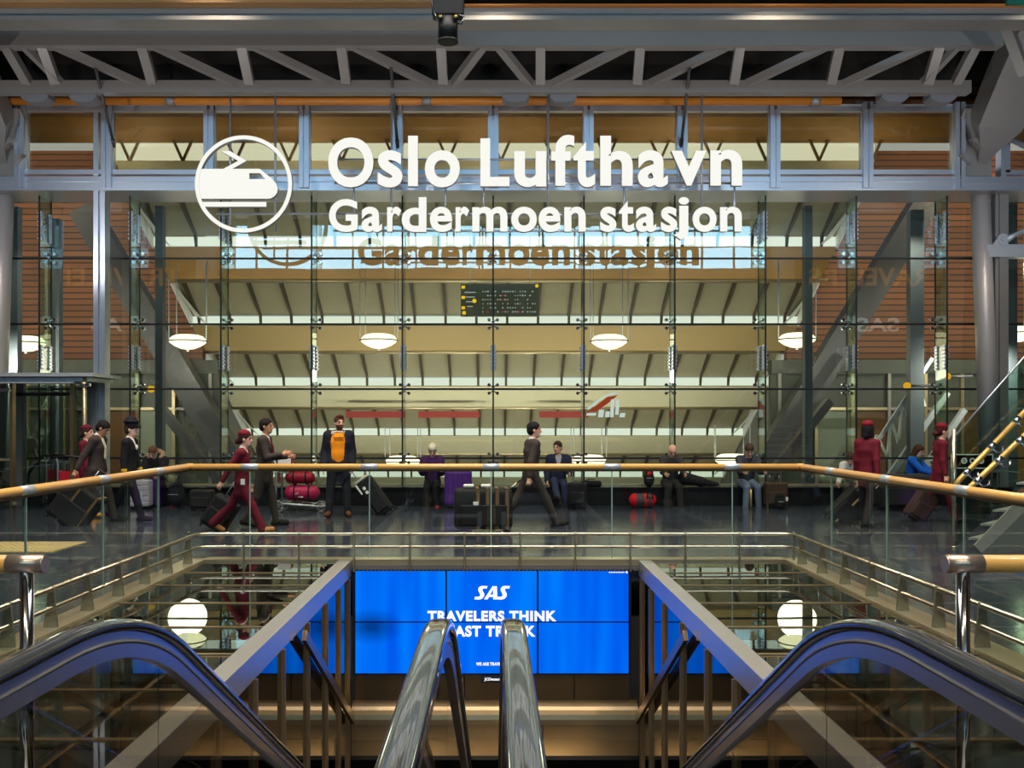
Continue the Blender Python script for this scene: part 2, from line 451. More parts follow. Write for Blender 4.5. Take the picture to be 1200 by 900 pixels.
for k in range(-6, 6):
    x0, x1 = JX[k+6], JX[k+7]
    n += 1
    w = bpy.data.objects.new('window_%d' % n, None); C.objects.link(w); w['kind'] = 'structure'
    w['label'] = 'tall bay of frameless facade glass, bay %d from the left' % n; w['category'] = 'window'
    for j in range(5):
        bm = newbm(); box2(bm, (x0+.008,FY-.006,HZ[j+1]+.008), (x1-.008,FY+.006,HZ[j]-.008))
        obj('glass_pane', bm, M['glass_wall'], w)
    bm = newbm()
    for j in range(1, 5): box2(bm, (x0,FY-.012,HZ[j]-.02), (x1,FY+.012,HZ[j]+.02))
    box2(bm, (x0-.012,FY-.012,HZ[5]), (x0+.012,FY+.012,HZ[0]))
    obj('silicone_joint', bm, M['joint'], w)
    fin = newbm(); box2(fin, (x0-.011,FY-.49,HZ[5]), (x0+.011,FY-.03,HZ[0]))
    fo = obj('glass_fin', fin, M['glass_fin'], w)
    eb = newbm(); box2(eb, (x0-.016,FY-.505,HZ[5]), (x0+.016,FY-.49,HZ[0])); obj('fin_edge', eb, M['joint'], fo)
    sp = newbm(); splice(sp, x0, FY-.43, FY-.09, Z_(434, 18.75), Z_(405, 18.75)); obj('splice_plate', sp, M['alu'], w)
    if k <= -3 or k >= 3:
        sp = newbm(); splice(sp, x0, FY-.43, FY-.09, Z_(284, 18.75), Z_(250, 18.75)); obj('splice_plate', sp, M['alu'], w)
    for j in range(1, 5): spider(x0, HZ[j], w)
# ledge under the glass (people sit on it)
bm = newbm(); box2(bm, (-9.9,18.3,0), (10.1,19.1,.34)); box2(bm, (-9.9,18.26,.34), (10.1,18.72,.368))
struct('trim_2', bm, M['granite_dark'], 'black granite ledge along the foot of the glass wall', 'ledge')
bm = newbm(); box2(bm, (-9.9,18.72,.34), (10.1,18.82,.40)); struct('trim_3', bm, M['champagne'], 'pale metal strip at the foot of the glass wall', 'trim')

# clerestory row, nearer than the glass below
CY = 18.2
cx = [X_(p, CY) for p in (27, 128, 247, 358, 466, 578, 689, 798, 906, 1014, 1121)]
zt, zb, zm = Z_(126, CY), Z_(222, CY), Z_(203, CY)
for i in range(10):
    x0, x1 = cx[i], cx[i+1]
    fr = newbm()
    for xx in (x0+.07, x1-.07): box2(fr, (xx-.035,CY-.06,zm), (xx+.035,CY+.06,zt))
    box2(fr, (x0+.04,CY-.06,zt-.09), (x1-.04,CY+.06,zt)); box2(fr, (x0+.04,CY-.08,zm-.04), (x1-.04,CY+.06,zm+.05))
    w = struct('window_%d' % (20+i), fr, M['alu'], 'top window in a bluish aluminium frame, window %d from the left' % (i+1), 'window')
    g = newbm(); box2(g, (x0+.1,CY-.008,zm+.03), (x1-.1,CY+.008,zt-.07)); obj('glass_pane', g, M['glass_top'], w)
    ml = newbm()
    for dx in (-.055, .055): box2(ml, (x0+dx-.04,CY-.16,zb), (x0+dx+.04,CY+.02,zt+.06))
    box2(ml, (x0-.02,CY-.12,zb), (x0+.02,CY+.0,zt+.06))
    obj('mullion', ml, M['alu'], w)
    bk = newbm(); box2(bk, (x0-.22,CY-.1,zt+.06), (x0+.22,CY+.1,zt+.10)); box(bk, (x0,CY-.17,zt-.03), (.05,.03,.12)); obj('bracket', bk, M['steel_dark'], w)
    if i == 9:
        ml = newbm()
        for dx in (-.055, .055): box2(ml, (x1+dx-.04,CY-.16,zb), (x1+dx+.04,CY+.02,zt+.06))
        obj('mullion', ml, M['alu'], w)
bm = newbm()
box2(bm, (-12,CY-.10,zb-.03), (12,CY+.08,zm-.09)); box2(bm, (-12,CY-.13,zb+.12), (12,CY-.09,zb+.15)); box2(bm, (-12,CY-.13,zb-.05), (12,FY+.05,zb-.03))
struct('trim_4', bm, M['alu'], 'aluminium spandrel band between top windows and glass wall', 'spandrel')
bm = newbm(); box2(bm, (-12,CY-.05,zt+.0), (12,CY+.05,zt+.05)); struct('trim_5', bm, M['alu_pale'], 'aluminium head rail of the top windows', 'trim')
bm = newbm()
for sx, xa in ((-1, cx[0]-.35), (1, cx[10]+.38)): box2(bm, (xa-.28,CY-.03,zb), (xa+.28,CY+.03,zt+.05))
struct('trim_6', bm, M['steel'], 'grey cladding beside the top windows behind the big struts', 'trim')
# right of the big column: one more framed window and lower glazing
fr = newbm(); xa, xb = X_(1176, CY), X_(1270, CY)
box2(fr, (xa-.1,CY-.1,zb), (xa,CY+.1,zt+.05)); box2(fr, (xa,CY-.06,zm-.04), (xb,CY+.06,zm+.05)); box2(fr, (xa,CY-.06,zt-.15), (xb,CY+.06,zt+.05)); box2(fr, (xa+.02,CY-.06,zm), (xa+.1,CY+.06,zt))
w = struct('window_30', fr, M['alu'], 'top window at the right edge beyond the round column', 'window')
g = newbm(); box2(g, (xa+.1,CY-.008,zm), (xb,CY+.008,zt-.1)); obj('glass_pane', g, M['glass_top'], w)
for nm, sx in (('window_31', 1), ('window_32', -1)):
    xa, xb = (JX[-1], 14) if sx > 0 else (-14, JX[0])
    w = bpy.data.objects.new(nm, None); C.objects.link(w); w['kind'] = 'structure'; w['category'] = 'window'
    w['label'] = 'plain facade glazing at the far %s edge' % ('right' if sx > 0 else 'left')
    for j in range(5):
        bm = newbm(); box2(bm, (xa,FY-.006,HZ[j+1]+.008), (xb,FY+.006,HZ[j]-.008)); obj('glass_pane', bm, M['glass_wall'], w)
bm = newbm(); xm = X_(1175, 18.4); box2(bm, (xm-.11,18.3,0), (xm+.06,18.55,zb)); box2(bm, (xm-.17,18.35,0), (xm-.11,18.5,zb))
struct('trim_7', bm, M['steel'], 'tall grey mullion right of the round column', 'mullion')
bm = newbm(); xm = X_(118, 18.25); box2(bm, (xm-.1,18.15,0), (xm-.01,18.45,zt+.05)); box2(bm, (xm+.01,18.2,0), (xm+.1,18.45,zb)); box2(bm, (xm-.02,18.22,0), (xm+.02,18.4,zb))
struct('trim_8', bm, M['alu'], 'tall aluminium mullion at the left, beside the entrance', 'mullion')

# ------------------------------------------------------------------ roof structure
TD, BD = 16.5, 17.2
tz, bz = Z_(48, TD), Z_(103.5, BD)
tr = thing('roof_truss', 'long grey steel truss under the ceiling with slanting webs', 'truss', (0,BD,bz))
L = Vector((0,BD,bz))
def rel(p): return Vector(p)-L
bm = newbm(); beam(bm, rel((-12.5,TD,tz)), rel((X_(1172,TD),TD,tz)), .25, .25); obj('top_chord', bm, M['steel'], tr)
bm = newbm(); beam(bm, rel((-12.5,BD,bz)), rel((X_(1135,BD),BD,bz)), .22, .22); obj('bottom_chord', bm, M['steel'], tr)
ks = [-5.5+i for i in range(12)]
def tp(k): return rel((X_(575+117.0*k, TD), TD, tz-.03))
def bp(k): return rel((X_(576.5+113.2*k, BD), BD, bz+.03))
for i in range(11):
    k = i-5.
    k = k+.5
    if abs(k) > 5: continue
    bm = newbm(); beam(bm, tp(k), bp(k), .17, .14); obj('vertical_web', bm, M['steel'], tr)
for k in (-4.5,-3.5,-2.5,-1.5):
    bm = newbm(); beam(bm, tp(k)+Vector((.12,0,0)), bp(k+1)+Vector((-.15,0,0)), .15, .13); obj('diagonal_web', bm, M['steel'], tr)
    bm = newbm(); beam(bm, tp(-k)+Vector((-.12,0,0)), bp(-k-1)+Vector((.15,0,0)), .15, .13); obj('diagonal_web', bm, M['steel'], tr)
for s in (-1, 1):
    bm = newbm(); beam(bm, tp(0)+Vector((s*.1,0,0)), bp(s*.5)-Vector((s*.15,0,0)), .15, .13); obj('diagonal_web', bm, M['steel'], tr)
    bm = newbm(); beam(bm, tp(s*4.87), bp(s*4.78), .17, .14); obj('vertical_web', bm, M['steel'], tr)
    bm = newbm(); beam(bm, tp(s*4.75), bp(s*4.52), .13, .12) if False else beam(bm, tp(s*4.82)-Vector((s*.2,0,0)), bp(s*4.42), .12, .12); obj('diagonal_web', bm, M['steel'], tr)
# front beam across the very top
bd = 15.0
fb = thing('roof_beam', 'wide steel beam across the top edge in front of the truss', 'beam', (0,bd,Z_(20,bd)))
bm = newbm(); box2(bm, (-12,-.12,-.13), (X_(1210,bd),.12,.10)); obj('web_plate', bm, M['steel'], fb)
bm = newbm(); box2(bm, (-12,-.22,-.135), (12,.2,-.07)); obj('bottom_flange', bm, M['steel'], fb)
bm = newbm(); box2(bm, (-12,-.3,.10), (X_(540,bd),.2,.13)); box2(bm, (-12,-.3,.13), (X_(540,bd),-.2,.5)); obj('timber_cladding', bm, mat('tan_cladding', (168,128,84), .6, 0, .1, 3, (.3,3,3)), fb)
bm = newbm(); box2(bm, (X_(545,bd),-.2,.10), (12,.2,.125)); obj('timber_edge', bm, M['woodpipe'], fb)
# timber tube with grey sleeves
tt = thing('timber_tube', 'orange timber tube running under the truss, above the top windows', 'tube', (0,17.95,Z_(118,17.95)))
bm = newbm(); tube(bm, [(-10.2,0,0), (X_(985,17.95),0,0)], .085, 14); obj('tube_body', bm, M['woodpipe'], tt)
for px in (200, 500, 955):
    bm = newbm(); tube(bm, [(X_(px,17.95)-.09,0,0), (X_(px,17.95)+.09,0,0)], .10, 14); obj('sleeve', bm, M['steel'], tt)
bm = newbm(); tube(bm, [(X_(1085,17.95),.0,0),(X_(1300,17.95),0,0)], .13, 14)
tag(obj('timber_tube', bm, M['woodpipe']), 'short end of timber tube right of the big strut', 'tube')
# grey wedge floodlights under the truss
def wedge():
    bm = newbm(); w = .245
    top = [(-w,-.14,.11),(w,-.14,.11)]
    prof = [(-w,.11),(w,.11),(w-.0,.02),(w*.72,-.045),(w*.3,-.07),(-w*.3,-.07),(-w*.72,-.045),(-w,.02)]
    prism(bm, [(x,-.16,z) for x, z in prof], (0,.3,0))
    return bm
names = ['far left', 'second from the left', 'left of centre', 'right of centre', 'second from the right', 'far right']
first = None
for i, px in enumerate((45, 101, 604, 659, 1045, 1101)):
    lab = 'grey curved-bottom loudspeaker under the truss, the %s one' % names[i]
    loc = (X_(px, 17.35), 17.35, Z_(118.5, 17.35))
    if first is None:
        first = thing('ceiling_loudspeaker', lab, 'loudspeaker', loc, group='loudspeakers under the truss')
        obj('housing', wedge(), M['grey'], first)
        bm = newbm(); box2(bm, (-.24,-.18,.10), (.24,.12,.135)); obj('lid', bm, M['steel'], first)
        bm = newbm(); tube(bm, [(0,0,.13),(0,0,.3)], .03, 8); obj('hanger', bm, M['steel_dark'], first)
    else: dup(first, loc, lab)
# slanting tie rods from truss to the top windows
for i, (a, b) in enumerate((((112,80),(134,172)), ((458,78),(466,173)), ((808,80),(798,172)))):
    bm = newbm(); p, q = P(a[0],a[1],16.8), P(b[0],b[1],18.05)
    tube(bm, [p, q], .028, 8); tube(bm, [p+(q-p)*.9, q], .045, 8, radii=[.04,.03])
    r = obj('tie_rod', bm, M['steel_dark']); tag(r, 'dark steel rod slanting from truss to window mullion, %s' % ('near the left end', 'above the first words of the sign', 'above the last letters of the sign')[i], 'rod', 'tie rods')
# hanging black spotlight, close to the camera
sl = thing('hanging_spotlight', 'black hanging spotlight with cable at the top centre', 'spotlight', P(525, 25, 8.0))
bm = newbm(); tube(bm, [(0,0,-.17),(0,0,.02)], .083, 24); tube(bm, [(0,0,-.18),(0,0,-.165)], .087, 24); obj('lamp_can', bm, M['black'], sl)
bm = newbm(); box2(bm, (-.135,-.07,.03), (.135,.07,.36), bev=.015); box2(bm, (-.05,-.04,0), (.05,.04,.05)); obj('gear_box', bm, mat('dark_brown_metal', (40,32,24), .5), sl)
bm = newbm(); tube(bm, [(-.13,-.05,.36),(-.135,-.09,.1),(-.1,-.1,.0),(-.07,-.09,-.04)], .008, 6); tube(bm, [(.09,-.07,.03),(.14,-.09,.0),(.12,-.09,-.06),(.08,-.08,-.05)], .008, 6); obj('cable', bm, M['rubber'], sl)
cm = mat('brass_clip', (200,170,90), .3, .8)
for x in (-.06,.0,.07):
    bm = newbm(); box(bm, (x,-.075,.01-.03*(x == 0)), (.03,.012,.02), bev=.003); obj('clip', bm, cm, sl)
bm = newbm(); tube(bm, [(0,0,.36),(0,0,15.45-sl.location.z)], .03, 8); obj('drop_rod', bm, M['black'], sl)
# teal panel in the top right corner
bm = newbm(); pp = P(1192, -6, 13.5); box(bm, pp, (.32,.06,.3), bev=.01); box2(bm, (pp.x-.02,pp.y-.02,pp.z+.14),(pp.x+.02,pp.y+.02,9.2))
tag(obj('hanging_sign', bm, mat('teal_sign', (20,120,96), .4)), 'teal green panel just showing in the top right corner', 'sign')

# big inclined struts and round columns at both ends
def strut_set(s):
    side = 'right' if s > 0 else 'left'
    st = thing('inclined_strut', 'massive grey steel strut leaning outward over the %s round column' % side, 'strut', (0,0,0))
    def Q(px, py, D): 
        v = P(px, py, D); return v if s > 0 else Vector((X_(577,D)*2-v.x, v.y, v.z))
    a, b = Q(1146,190,18.3), Q(1250,-40,16.2)
    bm = newbm()
    d = (b-a).normalized(); side_ = Vector((1,0,0)).cross(d).normalized()
    x = side_.cross(d).normalized()
    # tapered box
    def ring(p, w, h): return [p+x*w*i+side_*h*j for i, j in ((-1,-1),(1,-1),(1,1),(-1,1))]
    R = [[bm.verts.new(q) for q in ring(a+d*t, w, h)] for t, w, h in ((0,.06,.14),(.35,.20,.2),(.75,.42,.24),((8.85-a.z)/d.z*.6,.46,.26),((8.85-a.z)/d.z,.46,.26))]
    for r0, r1 in zip(R, R[1:]):
        for i in range(4): bm.faces.new((r0[i], r0[(i+1) % 4], r1[(i+1) % 4], r1[i]))
    bm.faces.new(R[0]); bm.faces.new(R[-1])
    obj('box_arm', bm, M['steel'], st)
    def part_(nm, fn):
        g = newbm(); fn(g); obj(nm, g, M['steel'], st)
    for t, w in ((.35,.28),(.78,.56)): part_('end_plate', lambda g: beam(g, a+d*t-x*w-side_*.27, a+d*t+x*w-side_*.27, .2, .03, up=side_))
    part_('gusset', lambda g: prism(g, [Q(1131,127,17.95), Q(1141,127,17.95), Q(1149,160,17.95), Q(1141,170,17.95)], (0,.12,0)))
    part_('gusset', lambda g: prism(g, [Q(1138,162,17.9), Q(1148,161,17.9), Q(1151,174,17.9)], (0,.14,0)))
    part_('gusset', lambda g: prism(g, [Q(1127,180,17.9), Q(1136,180,17.9), Q(1139,192,17.9)], (0,.14,0)))
    for t in (1.6, 1.75):
        for w in (-.2, -.05): part_('bolt', lambda g: tube(g, [a+d*t+x*w-side_*.27, a+d*t+x*w-side_*.3], .022, 8))
    beamv = newbm(); e = P(1190,55,15.6) if s > 0 else Q(1190,55,15.6)
    beam(beamv, Q(1178,26,15.2), Q(1200,85,15.9), .16, .16); obj('knee_brace', beamv, M['steel'], st)
    co = thing('round_column', 'round pale steel column with forked head at the far %s' % side, 'column', (0,0,0))
    top, bot = Q(1148,203,18.55), Q(1160,552,18.2)
    bm = newbm(); tube(bm, [bot, top], .178, 32); obj('shaft', bm, mat('pale_column_paint', (190,182,180), .38, .25), co)
    bm = newbm(); tube(bm, [top, top+Vector((0,0,.02))], .19, 32); tube(bm, [bot-Vector((0,0,.02)), bot], .185, 32); obj('collar', bm, M['steel'], co)
    bm = newbm()
    for o in (-.13, .04, .10):
        tube(bm, [top+Vector((o*1.0,0,0)), a+Vector((o*.4,-.05,.02))], .03, 8)
    obj('fork', bm, M['alu_pale'], co)
    for ox in (-.1, .1):
        bm = newbm(); tube(bm, [bot+Vector((ox,0,0)), Vector((bot.x+ox,bot.y,0.))], .035, 10); obj('leg', bm, M['steel_dark'], co)
    bm = newbm(); box2(bm, (bot.x-.25,bot.y-.2,0), (bot.x+.25,bot.y+.2,.04)); obj('base_plate', bm, M['steel_dark'], co)
    if s > 0:
        oc = thing('outrigger_beam', 'pale horizontal beam with pinned tie rod off the right column', 'beam', P(1180,295,18.4))
        bm = newbm(); box2(bm, (-.45,-.12,-.125), (2.2,.12,.125), bev=.01); obj('beam_body', bm, M['alu_pale'], oc)
        q = P(1174,281,18.3)-oc.location
        bm = newbm(); tube(bm, [q+Vector((0,-.06,0)), q+Vector((0,.06,0))], .11, 20); tube(bm, [q+Vector((0,-.08,0)), q+Vector((0,-.06,0))], .05, 12); prism(bm, [q+Vector((-.22,-.03,-.14)), q+Vector((.12,-.03,-.14)), q+Vector((.08,-.03,.1)), q+Vector((-.05,-.03,.09))], (0,.06,0)); obj('pin_plate', bm, M['alu_pale'], oc)
        bm = newbm(); tube(bm, [q+Vector((.08,0,.0)), q+Vector((.25,0,.09)), q+Vector((2.2,0,.95))], .03, 10, radii=[.075,.045,.04]); obj('tie_bar', bm, M['alu_pale'], oc)
        bm = newbm(); p1 = P(1168,155,18.1); p2 = P(1290,215,17.6); tube(bm, [p1, p2], .04, 10, radii=[.06,.035]); tag(obj('tie_rod', bm, M['alu']), 'bright steel rod slanting right from the big right strut', 'rod', 'tie rods')
strut_set(1); strut_set(-1)

# ------------------------------------------------------------------ station sign
SD = 17.2
sg = thing('station_sign', 'hanging white station name sign with a train emblem in a ring', 'sign', (0,SD,0))
def SX(px): return X_(px, SD)
def SZ(py): return Z_(py, SD)
L1 = [('O',385,438,162,220.3),('s',443,472,177,220.3),('l',478.5,490,160,219),('o',498,539,177,220.3),('L',563,597,163,219),('u',602.5,640,178,220),('f',645.6,672.7,159,218.5),('t',671.7,697,167,220),('h',703,741,160,218.5),('a',747,782,177,220),('v',786,827,177.5,218.3),('n',831.7,869,176.5,218.3)]
L2 = [('G',386,419.6,234,272.5),('a',424,448,243,272.5),('r',454,470.6,243,272),('d',471,500,231.7,272.5),('e',504,530,243,272.5),('r',534,550,243,272),('m',553.5,594.6,243,272),('o',599,629,243,272.5),('e',631,656.5,243,272.5),('n',661,686,243,272),('s',703,722,243,272.5),('t',725,742.5,236,272.5),('a',744.6,768.5,243,272.5),('s',774,793,243,272.5),('j',789,806.7,231.7,281.5),('o',811,839,243,272.5),('n',843,868.5,243,272)]
for ch, x0, x1, y0, y1 in L1+L2:
    bm = text_bm(ch, SX(x0), SX(x1), SZ(y1), SZ(y0), -.05, .10, bold=.028)
    obj('letter', bm, [M['letter_face'], M['letter_side']], sg)
def emblem(name, pts, hole=None):
    bm = newbm(); v = [bm.verts.new((SX(220+x/7.5), -.05, SZ(150+y/7.5))) for x, y in pts]
    es = [bm.edges.new((v[i], v[(i+1) % len(v)])) for i in range(len(v))]
    if hole:
        h = [bm.verts.new((SX(220+x/7.5), -.05, SZ(150+y/7.5))) for x, y in hole]
        es += [bm.edges.new((h[i], h[(i+1) % len(h)])) for i in range(len(h))]
    bmesh.ops.triangle_fill(bm, use_beauty=True, use_dissolve=False, edges=es)
    r = bmesh.ops.extrude_face_region(bm, geom=bm.faces[:])
    bmesh.ops.translate(bm, vec=(0,.1,0), verts=[g for g in r['geom'] if isinstance(g, bmesh.types.BMVert)])
    bmesh.ops.recalc_face_normals(bm, faces=bm.faces[:])
    for f in bm.faces: f.material_index = 0 if f.normal.y < -.5 else 1
    return obj(name, bm, [M['letter_face'], M['letter_side']], sg)
em = emblem('train_emblem', [(102,365),(640,365),(690,405),(745,452),(782,492),(797,535),(792,572),(770,604),(735,624),(700,627),(102,627),(84,580),(74,500),(80,440)], [(548,403),(640,403),(690,455),(548,455)])
emblem('pantograph_emblem', [(298,210),(378,208),(522,295),(398,366),(318,366),(450,295)])
emblem('track_emblem', [(118,655),(697,655),(697,697),(140,697)])
bm = newbm(); ccx, ccz = SX(286.3), SZ(216.5); ro, ri = 56.8/F*SD, 52.2/F*SD
N = 72; rr = [[bm.verts.new((ccx+r*math.cos(2*PI*k/N), y, ccz+r*math.sin(2*PI*k/N))) for k in range(N)] for r, y in ((ro,-.06),(ro,.05),(ri,.05),(ri,-.06))]
for i in range(4):
    for k in range(N):
        f = bm.faces.new((rr[i][k], rr[i][(k+1) % N], rr[(i+1) % 4][(k+1) % N], rr[(i+1) % 4][k])); f.material_index = 0 if i == 3 else 1
obj('emblem_ring', bm, [M['letter_face'], M['letter_side']], sg)
for px, yb in ((268.5,262), (321.5,271), (458.5,243), (642.5,243), (823.5,243)):
    bm = newbm(); tube(bm, [(SX(px),.08,SZ(yb)), (SX(px),.08,bz)], .022, 8); obj('suspension_rod', bm, M['alu'], sg)
for py, xa, xb in ((185.5,388,866), (213.5,391,866), (249.5,252,866), (269.5,390,866)):
    bm = newbm(); tube(bm, [(SX(xa),.08,SZ(py)), (SX(xb),.08,SZ(py))], .02, 8); obj('cross_rod', bm, M['alu'], sg)
for px in (414, 458, 522, 567, 732, 862):
    bm = newbm(); tube(bm, [(SX(px),.08,SZ(212)), (SX(px),.08,SZ(250))], .018, 8); obj('link_rod', bm, M['alu'], sg)
# ================================================================== STATION HALL BEYOND THE GLASS
HW = 8.25
def zr(D): return 5.16-.5517*(D-24)
for i, D in enumerate((21.1, 24.0, 26.8, 29.6, 32.4)):
    e = 2.85*.57
    zl, za = zr(D), zr(D+e)
    zw = za+.26
    bay = bpy.data.objects.new('ceiling_bay' if i == 0 else 'ceiling_bay.%03d' % i, None); C.objects.link(bay); bay['kind'] = 'structure'; bay['category'] = 'ceiling'
    bay['label'] = 'stepped pale ceiling bay of the station beyond the glass, bay %d from the top' % (i+1)
    bm = newbm(); prism(bm, [(-HW,D-.05,zl+.42),(-HW,D+e,zw+.02),(-HW,D+e,zw+.12),(-HW,D-.05,zl+.52)], (2*HW,0,0)); obj('rib_field', bm, M['ribfield'], bay)
    for k in range(20):
        x = -HW+.15+k*.84
        rb = newbm(); prism(rb, [(x,D+.0,zl+.36),(x,D+e*.6,zl*.4+zw*.6+.14),(x,D+e-.02,zw-.0),(x,D+e-.02,za+.02),(x,D+e-.12,zw+.03),(x,D+e*.6,zl*.4+zw*.6+.02),(x,D,zl+.18)], (.07,0,0)); obj('rib', rb, M['rib'], bay)
    bm = newbm(); box2(bm, (-HW,D+e,za+.02), (HW,D+e+.04,zw)); obj('daylight_strip', bm, M['whitewin'], bay)
    bm = newbm(); z2 = zr(D+2.8)
    prism(bm, [(-HW,D+e-.04,za),(-HW,D+2.8,z2+.0),(-HW,D+2.8,z2+.12),(-HW,D+e+.1,za+.1)], (2*HW,0,0)); obj('soffit_panel', bm, (M['panel_brown'], mat('tan_soffit_panel', (178,152,104), .5, 0, .06, 1.2, (.3,1,1)) if i == 1 else None, M['panel_pale'], M['panel_pale'], M['panel_pale'])[i], bay)
    bm = newbm(); tube(bm, [(-HW-.2,D+2.75,z2+.02),(HW+.2,D+2.75,z2+.02)], .06, 10); obj('edge_tube', bm, M['champagne'], bay)
    for s in (-1, 1):
        bm = newbm(); prism(bm, [(s*HW,D-.02,zl),(s*HW,D+e,za-.02),(s*HW,D+e,zw),(s*HW,D-.02,zl+.5)], (s*.05,0,0)); 
        prism(bm, [(s*(HW-.0),D,zl),(s*(HW-.42),D+e,za),(s*(HW-.06),D+e,zw+.02),(s*HW,D,zl+.05)], (0,.04,0))
        obj('end_fin', bm, M['white'], bay)
# upper bay seen through the clerestory
bm = newbm(); prism(bm, [(-12,19.2,9.3),(-12,20.4,7.7),(-12,20.4,7.8),(-12,19.2,9.4)], (24,0,0)); struct('ceiling_upper', bm, M['panel_brown'], 'honey timber soffit seen through the top windows', 'ceiling')
bm = newbm(); box2(bm, (-HW,20.4,7.32), (HW,20.45,7.7)); struct('window_40', bm, M['whitewin'], 'pale daylight strip seen through the top windows', 'window')
bm = newbm(); prism(bm, [(-HW,20.4,7.32),(-HW,21.1,6.76),(-HW,21.1,6.85),(-HW,20.5,7.4)], (2*HW,0,0)); struct('ceiling_lip', bm, M['panel_pale'], 'pale lip under the daylight strip', 'ceiling')
for k in range(15):
    bm = newbm(); x = -HW+.3+k*1.15; prism(bm, [(x,20.34,7.3),(x+.06,20.34,7.3),(x+.26,20.34,7.75),(x+.2,20.34,7.75)], (0,.05,0)); prism(bm, [(x+.06,20.33,7.3),(x+.0,20.33,7.3),(x-.2,20.33,7.75),(x-.14,20.33,7.75)], (0,.05,0))
    o = struct('trim_%d' % (50+k), bm, mat('tan_prop', (150,128,84), .6) if k == 0 else bpy.data.materials['tan_prop'], 'V-shaped prop in the daylight strip above the glass wall', 'prop')
# slatted timber walls left and right, floors beside the descending hall
bm = newbm()
for s in (-1, 1):
    box2(bm, (s*HW,26.5,-5), (s*20,26.8,9.3))
struct('wall_far', bm, M['woodwall'], 'cedar slat walls beyond the glass on both sides', 'wall')
bm = newbm()
for s in (-1, 1): box2(bm, (s*8.3,19.3,-.25), (s*20,26.5,0))
struct('floor_beyond', bm, M['granite'], 'floor beside the station stairs beyond the glass', 'floor')
bm = newbm(); prism(bm, [(-8.3,19.3,-.02),(-8.3,27,-2.2),(-8.3,46,-8),(-8.3,46,-8.4),(-8.3,19.3,-.4)], (16.6,0,0)); struct('floor_ramp', bm, M['concrete'], 'pale stairs floor falling away into the station', 'floor')
bm = newbm(); box2(bm, (-9,37,-9), (9,37.3,3)); struct('wall_end', bm, M['panel_pale'], 'pale end wall deep in the station', 'wall')
bm = newbm()
for s in (-1, 1): box2(bm, (s*8.3,26.5,-9), (s*8.5,46,3))
struct('wall_station', bm, M['concrete'], 'side walls of the sunken station', 'wall')
# lower green-grey partitions behind the glass at both sides
for s in (-1, 1):
    bm = newbm(); xs = sorted((s*7.2, s*16)); box2(bm, (xs[0],24.5,0), (xs[1],24.7,2.9)); box2(bm, (xs[0],24.4,2.9), (xs[1],24.8,3.25))
    struct('wall_partition_%s' % ('left' if s < 0 else 'right'), bm, M['greenpanel'], 'grey green partition beyond the glass on the %s' % ('left' if s < 0 else 'right'), 'wall')
for s in (-1, 1):
    for k in range(9):
        x = s*(7.4+k*.95); bm = newbm(); box2(bm, (x-.04,24.38,0), (x+.04,24.5,2.9)); box2(bm, (x-.04,24.40,1.95), (x+s*.95,24.48,2.02))
        struct('trim_%d' % (80+k+10*(s > 0)), bm, M['champagne'] if k % 3 else M['steel'], 'metal frame upright of the partition beyond the glass', 'frame')
    for k in (1, 2, 5, 6):
        x = s*(7.4+k*.95); bm = newbm(); xs = sorted((x+s*.06, x+s*.89)); box2(bm, (xs[0],24.44,.1), (xs[1],24.47,1.93)); struct('window_%d' % (140+k+10*(s > 0)), bm, mat('amber_pane_%d' % (k+10*(s > 0)), ((150,104,58),(120,128,112),(96,70,44))[k % 3], .3), 'pane in the partition beyond the glass', 'window')
# inclined steel props beyond the glass
for s, pts in ((-1, ((98,245,23.5),(290,585,23.9))), (1, ((1085,235,23.5),(880,590,23.9)))):
    bm = newbm(); a, b = P(*pts[0]), P(*pts[1]); b.z = max(b.z, 0)
    beam(bm, a, b, .62, .5, up=(0,1,0))
    tag(obj('inclined_prop', bm, M['steel_dark']), 'broad dark steel prop leaning behind the glass on the %s' % ('left' if s < 0 else 'right'), 'prop')
    for dx, lab in ((.0, 'inner'),):
        bm = newbm(); a2, b2 = P(pts[0][0]-s*70, 430, 21.8), P(pts[1][0]-s*20, 560, 22); 
        beam(bm, P(577+s*395,470,22.5), P(577+s*290,600,22.2), .2, .2)
        tag(obj('inclined_prop', bm, M['steel_dark']), 'thin dark steel prop low behind the glass on the %s' % ('left' if s < 0 else 'right'), 'prop')
M['post'] = mat('blue_grey_post', (92,100,108), .5, .2)
for px, D, w, lab in ((14,20.3,.24,'behind the entrance, at the left edge'), (63,21.5,.24,'behind the entrance, near the round handrail'), (186,20.2,.16,'behind the seated person in the fur hood'), (948,20.2,.16,'left of the white stair truss'), (1075,20.6,.3,'behind the woman in blue'), (1187,20.0,.2,'behind the tall mullion at the right edge')):
    bm = newbm(); x = X_(px, D); box2(bm, (x-w/2,D,0), (x+w/2,D+.2,6.3)); tag(obj('steel_post', bm, M['post']), 'dark blue grey post beyond the glass, '+lab, 'post')
